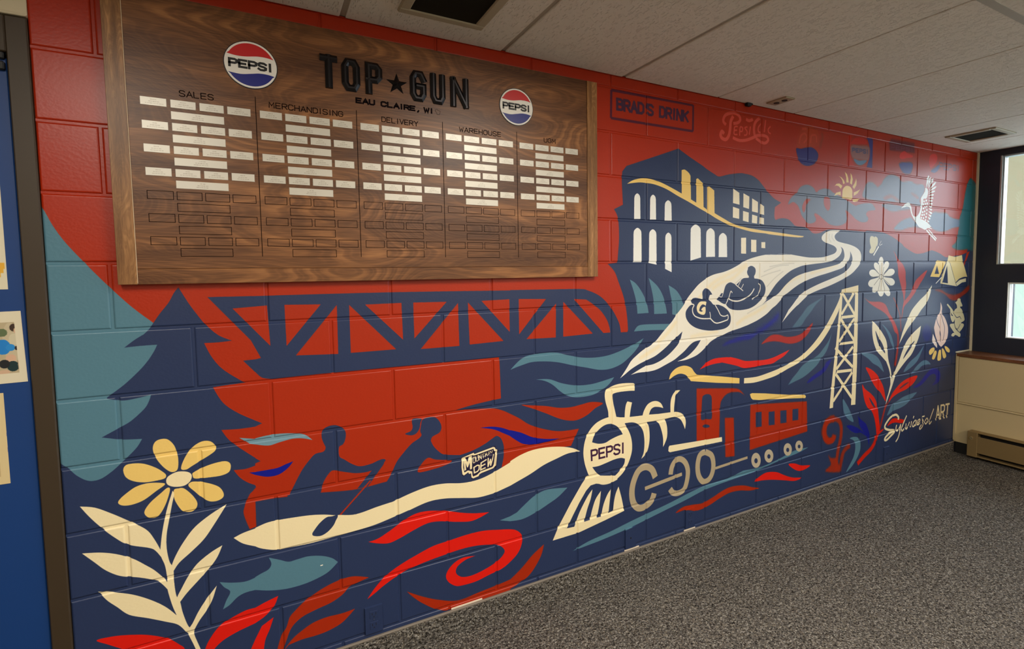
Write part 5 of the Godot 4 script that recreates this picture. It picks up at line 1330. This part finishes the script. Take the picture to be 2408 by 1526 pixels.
func photo(i: int) -> ImageTexture:
	var img := Image.create_empty(120, 160, false, Image.FORMAT_RGB8)
	img.fill(rgb(222, 212, 184))
	if i == 1:
		img.fill_rect(Rect2i(0, 24, 108, 114), rgb(184, 168, 134))
		for b in [[100, 70, 14, 46, rgb(196, 182, 150)], [87, 46, 9, 9, rgb(92, 108, 72)], [107, 36, 8, 9, rgb(58, 40, 28)], [110, 43, 5, 7, rgb(210, 172, 142)], [105, 62, 9, 13, rgb(206, 196, 166)], [86, 78, 13, 17, rgb(24, 124, 200)], [98, 80, 8, 8, rgb(34, 134, 206)], [108, 82, 4, 5, rgb(34, 30, 34)], [97, 104, 9, 9, rgb(212, 172, 142)], [99, 122, 10, 12, rgb(14, 48, 50)], [86, 116, 9, 10, rgb(24, 26, 30)], [84, 134, 10, 5, rgb(206, 170, 140)], [110, 120, 4, 14, rgb(150, 130, 100)]]:
			for y in range(b[1] - b[3], b[1] + b[3] + 1):
				if y < 24 or y > 137:
					continue
				var half := int(b[2] * sqrt(maxf(0.0, 1.0 - pow((y - b[1]) / float(b[3]), 2.0))))
				img.fill_rect(Rect2i(b[0] - half, y, half * 2, 1), b[4])
		img.fill_rect(Rect2i(108, 0, 12, 160), rgb(222, 212, 184))
	elif i == 0:
		for b in [[98, 134, 20, 6], [104, 128, 8, 20], [100, 130, 6, 5], [110, 138, 6, 6]]:
			img.fill_rect(Rect2i(b[0], b[1], b[2], b[3]), rgb(226, 170, 50))
	else:
		img.fill(rgb(218, 196, 146))
		img.fill_rect(Rect2i(30, 120, 78, 26), rgb(196, 172, 124))
		img.fill_rect(Rect2i(34, 123, 70, 20), rgb(216, 194, 146))
		img.fill_rect(Rect2i(0, 70, 90, 34), rgb(96, 84, 150))
		img.fill_rect(Rect2i(0, 76, 80, 20), rgb(214, 204, 180))
	return ImageTexture.create_from_image(img)

func build_small_things() -> void:
	# paper and photographs on the blue door
	for p in [[0, "cream paper sheet with a yellow star, highest on the blue door", Vector2(-0.60, 1.457), Vector2(0.182, 0.46), 0.0], [1, "photo print of people, one in a bright blue shirt, on the blue door", Vector2(-0.545, 1.188), Vector2(0.153, 0.204), 1.2], [2, "tan printed card with a purple band, lowest on the blue door", Vector2(-0.62, 0.902), Vector2(0.176, 0.262), 0.0]]:
		var size: Vector2 = p[3]
		var o := thing("photo_print", p[1], "print", Vector3(p[2].x, p[2].y, -0.0035), "prints taped to the blue door")
		var st := stool()
		for f in slab_faces(0, size.x, 0, size.y, 0.0, 0.0012, 0.0002):
			for i in [0, 1, 2, 0, 2, 3]:
				st.set_normal(Vector3.BACK)
				st.set_uv(Vector2(f[i].x / size.x, 1.0 - f[i].y / size.y))
				st.add_vertex(f[i])
		var m := StandardMaterial3D.new()
		m.albedo_texture = photo(p[0])
		m.roughness = 0.5
		var sheet := part("sheet", st.commit(), m, o)
		sheet.rotation_degrees.z = p[4]
	plate("wall_outlet", "duplex outlet painted navy with the mural, below the red spiral wave", 0.483, 0.104, true, "painted outlets along the foot of the mural")
	plate("cover_plate", "blank cover plate with teal painted top edge under the painted engine", 1.701, 0.098, false, "painted cover plates along the foot of the mural")
	plate("wall_outlet", "duplex outlet with red painted top edge under the painted engine wheels", 2.096, 0.101, true, "painted outlets along the foot of the mural")
	plate("cover_plate", "blank navy cover plate below the painted artist signature", 3.955, 0.106, false, "painted cover plates along the foot of the mural")
	# air grilles in the ceiling
	var rim := mat(rgb(178, 166, 140), 0.55)
	var dark := mat(rgb(44, 38, 30), 0.85, 0.0, 0.15)
	for g in [[0.637, 0.158, "square beige air grille in the ceiling above the walnut board"], [4.330, 0.146, "square beige air grille in the ceiling near the windows"]]:
		var w := 0.305
		var o := thing("ceiling_vent", g[2], "vent", Vector3(g[0] + w / 2, CEIL, g[1] + w / 2), "ceiling air grilles")
		var hw := w / 2
		var st := stool()
		for b in [[-hw, -hw, hw, -hw + 0.036], [-hw, hw - 0.036, hw, hw], [-hw, -hw + 0.036, -hw + 0.036, hw - 0.036], [hw - 0.036, -hw + 0.036, hw, hw - 0.036]]:
			boxat(st, Vector3(b[0], -0.010, b[1]), Vector3(b[2], 0.001, b[3]), 0.004)
		part("frame", st.commit(), rim, o)
		var ds := stool()
		var e := hw - 0.022
		for b in [[-e, -e, e, -e + 0.001], [-e, e - 0.001, e, e], [-e, -e, -e + 0.001, e], [e - 0.001, -e, e, e]]:
			boxat(ds, Vector3(b[0], 0.0, b[1]), Vector3(b[2], 0.058, b[3]))
		part("duct", ds.commit(), mat(rgb(120, 118, 112), 0.5, 0.5), o)
		var slat := box(Vector3(-hw + 0.034, -0.0065, -0.0016), Vector3(hw - 0.034, -0.0025, 0.0016))
		var count := 26
		for k in count:
			var bar := part("slat", slat, dark, o, Vector3(0, 0, -hw + 0.040 + k * (w - 0.080) / (count - 1)))
			bar.rotation_degrees.x = 35
	# small fitting in the ceiling near the wall
	var d := thing("ceiling_receptacle", "small beige rectangular receptacle plate in the ceiling", "outlet", Vector3(2.6425, CEIL, 0.13))
	part("plate", box(Vector3(-0.037, -0.007, -0.066), Vector3(0.037, 0.001, 0.066), 0.003), mat(rgb(170, 156, 126), 0.45), d)
	for k in [-1, 1]:
		part("socket", cyl(0.015, 0.003), mat(rgb(34, 28, 20), 0.6), d, Vector3(0, -0.0078, k * 0.026))
	var c := thing("cable_clip", "small black clip where the mural meets the ceiling", "clip", Vector3(2.525, CEIL, 0.010))
	part("body", box(Vector3(-0.016, -0.018, -0.009), Vector3(0.016, 0.0, 0.014), 0.003), mat(rgb(14, 13, 12), 0.6), c)
	part("tab", box(Vector3(0.012, -0.008, -0.004), Vector3(0.030, 0.0, 0.010), 0.002), mat(rgb(14, 13, 12), 0.6), c)

func build_outside() -> void:
	var g := thing("pavement", "pale concrete pavement outside the windows", "pavement", Vector3(12, -0.30, 0))
	g.set_meta("kind", "structure")
	part("ground", box(Vector3(-6.6, -0.1, -14), Vector3(20, 0.0, 14)), mat(rgb(190, 192, 184), 0.9), g)
	var b := thing("neighbour_building", "tan building with a pale green lower wall seen through the window", "building", Vector3(11.5, -0.30, -1))
	part("upper_wall", box(Vector3(0, 1.70, -9), Vector3(3, 4.2, 0.5)), mat(rgb(120, 110, 82), 0.9), b)
	part("lower_wall", box(Vector3(-0.04, 0, -9), Vector3(3, 1.70, 0.5)), mat(rgb(138, 150, 132), 0.8), b)
	part("coping", box(Vector3(-0.1, 4.2, -9.1), Vector3(3.1, 4.35, 0.6), 0.01), mat(rgb(150, 140, 120), 0.8), b)

# ------------------------------------------------------------------ start
const PAINT_ROUGH := 0.32
const PAINT_SPEC := 0.43
var WARM := rgb(255, 246, 232)
var TILE_TONE := rgb(234, 226, 212)
const LAMP := [3.4, 5.2, 2.4, 3.2, 6.8]

func _ready() -> void:
	cam_basis = Basis.from_euler(TILT)
	var cam := Camera3D.new()
	cam.name = "camera"
	add_child(cam)
	cam.position = EYE
	cam.rotation = TILT
	var near := 0.05
	cam.set_frustum(near * FRAME.y / FOCAL, Vector2(-SHIFT.x, SHIFT.y) / FOCAL * near, near, 100.0)
	cam.current = true
	var env := Environment.new()
	env.background_mode = Environment.BG_SKY
	env.sky = Sky.new()
	var sky := ProceduralSkyMaterial.new()
	sky.sky_top_color = rgb(196, 214, 232)
	sky.sky_horizon_color = rgb(226, 234, 238)
	sky.ground_bottom_color = rgb(120, 120, 112)
	sky.ground_horizon_color = rgb(190, 192, 186)
	sky.sky_energy_multiplier = 2.6
	env.sky.sky_material = sky
	env.tonemap_mode = Environment.TONE_MAPPER_LINEAR
	env.tonemap_exposure = 0.9
	env.sdfgi_enabled = true
	env.ssao_enabled = true
	env.ssil_enabled = true
	var we := WorldEnvironment.new()
	we.name = "environment"
	we.environment = env
	add_child(we)
	build_lights()
	make_mural()
	build_wall()
	build_floor()
	build_ceiling()
	build_shell()
	build_end_furniture()
	build_outside()
	build_board()
	build_small_things()
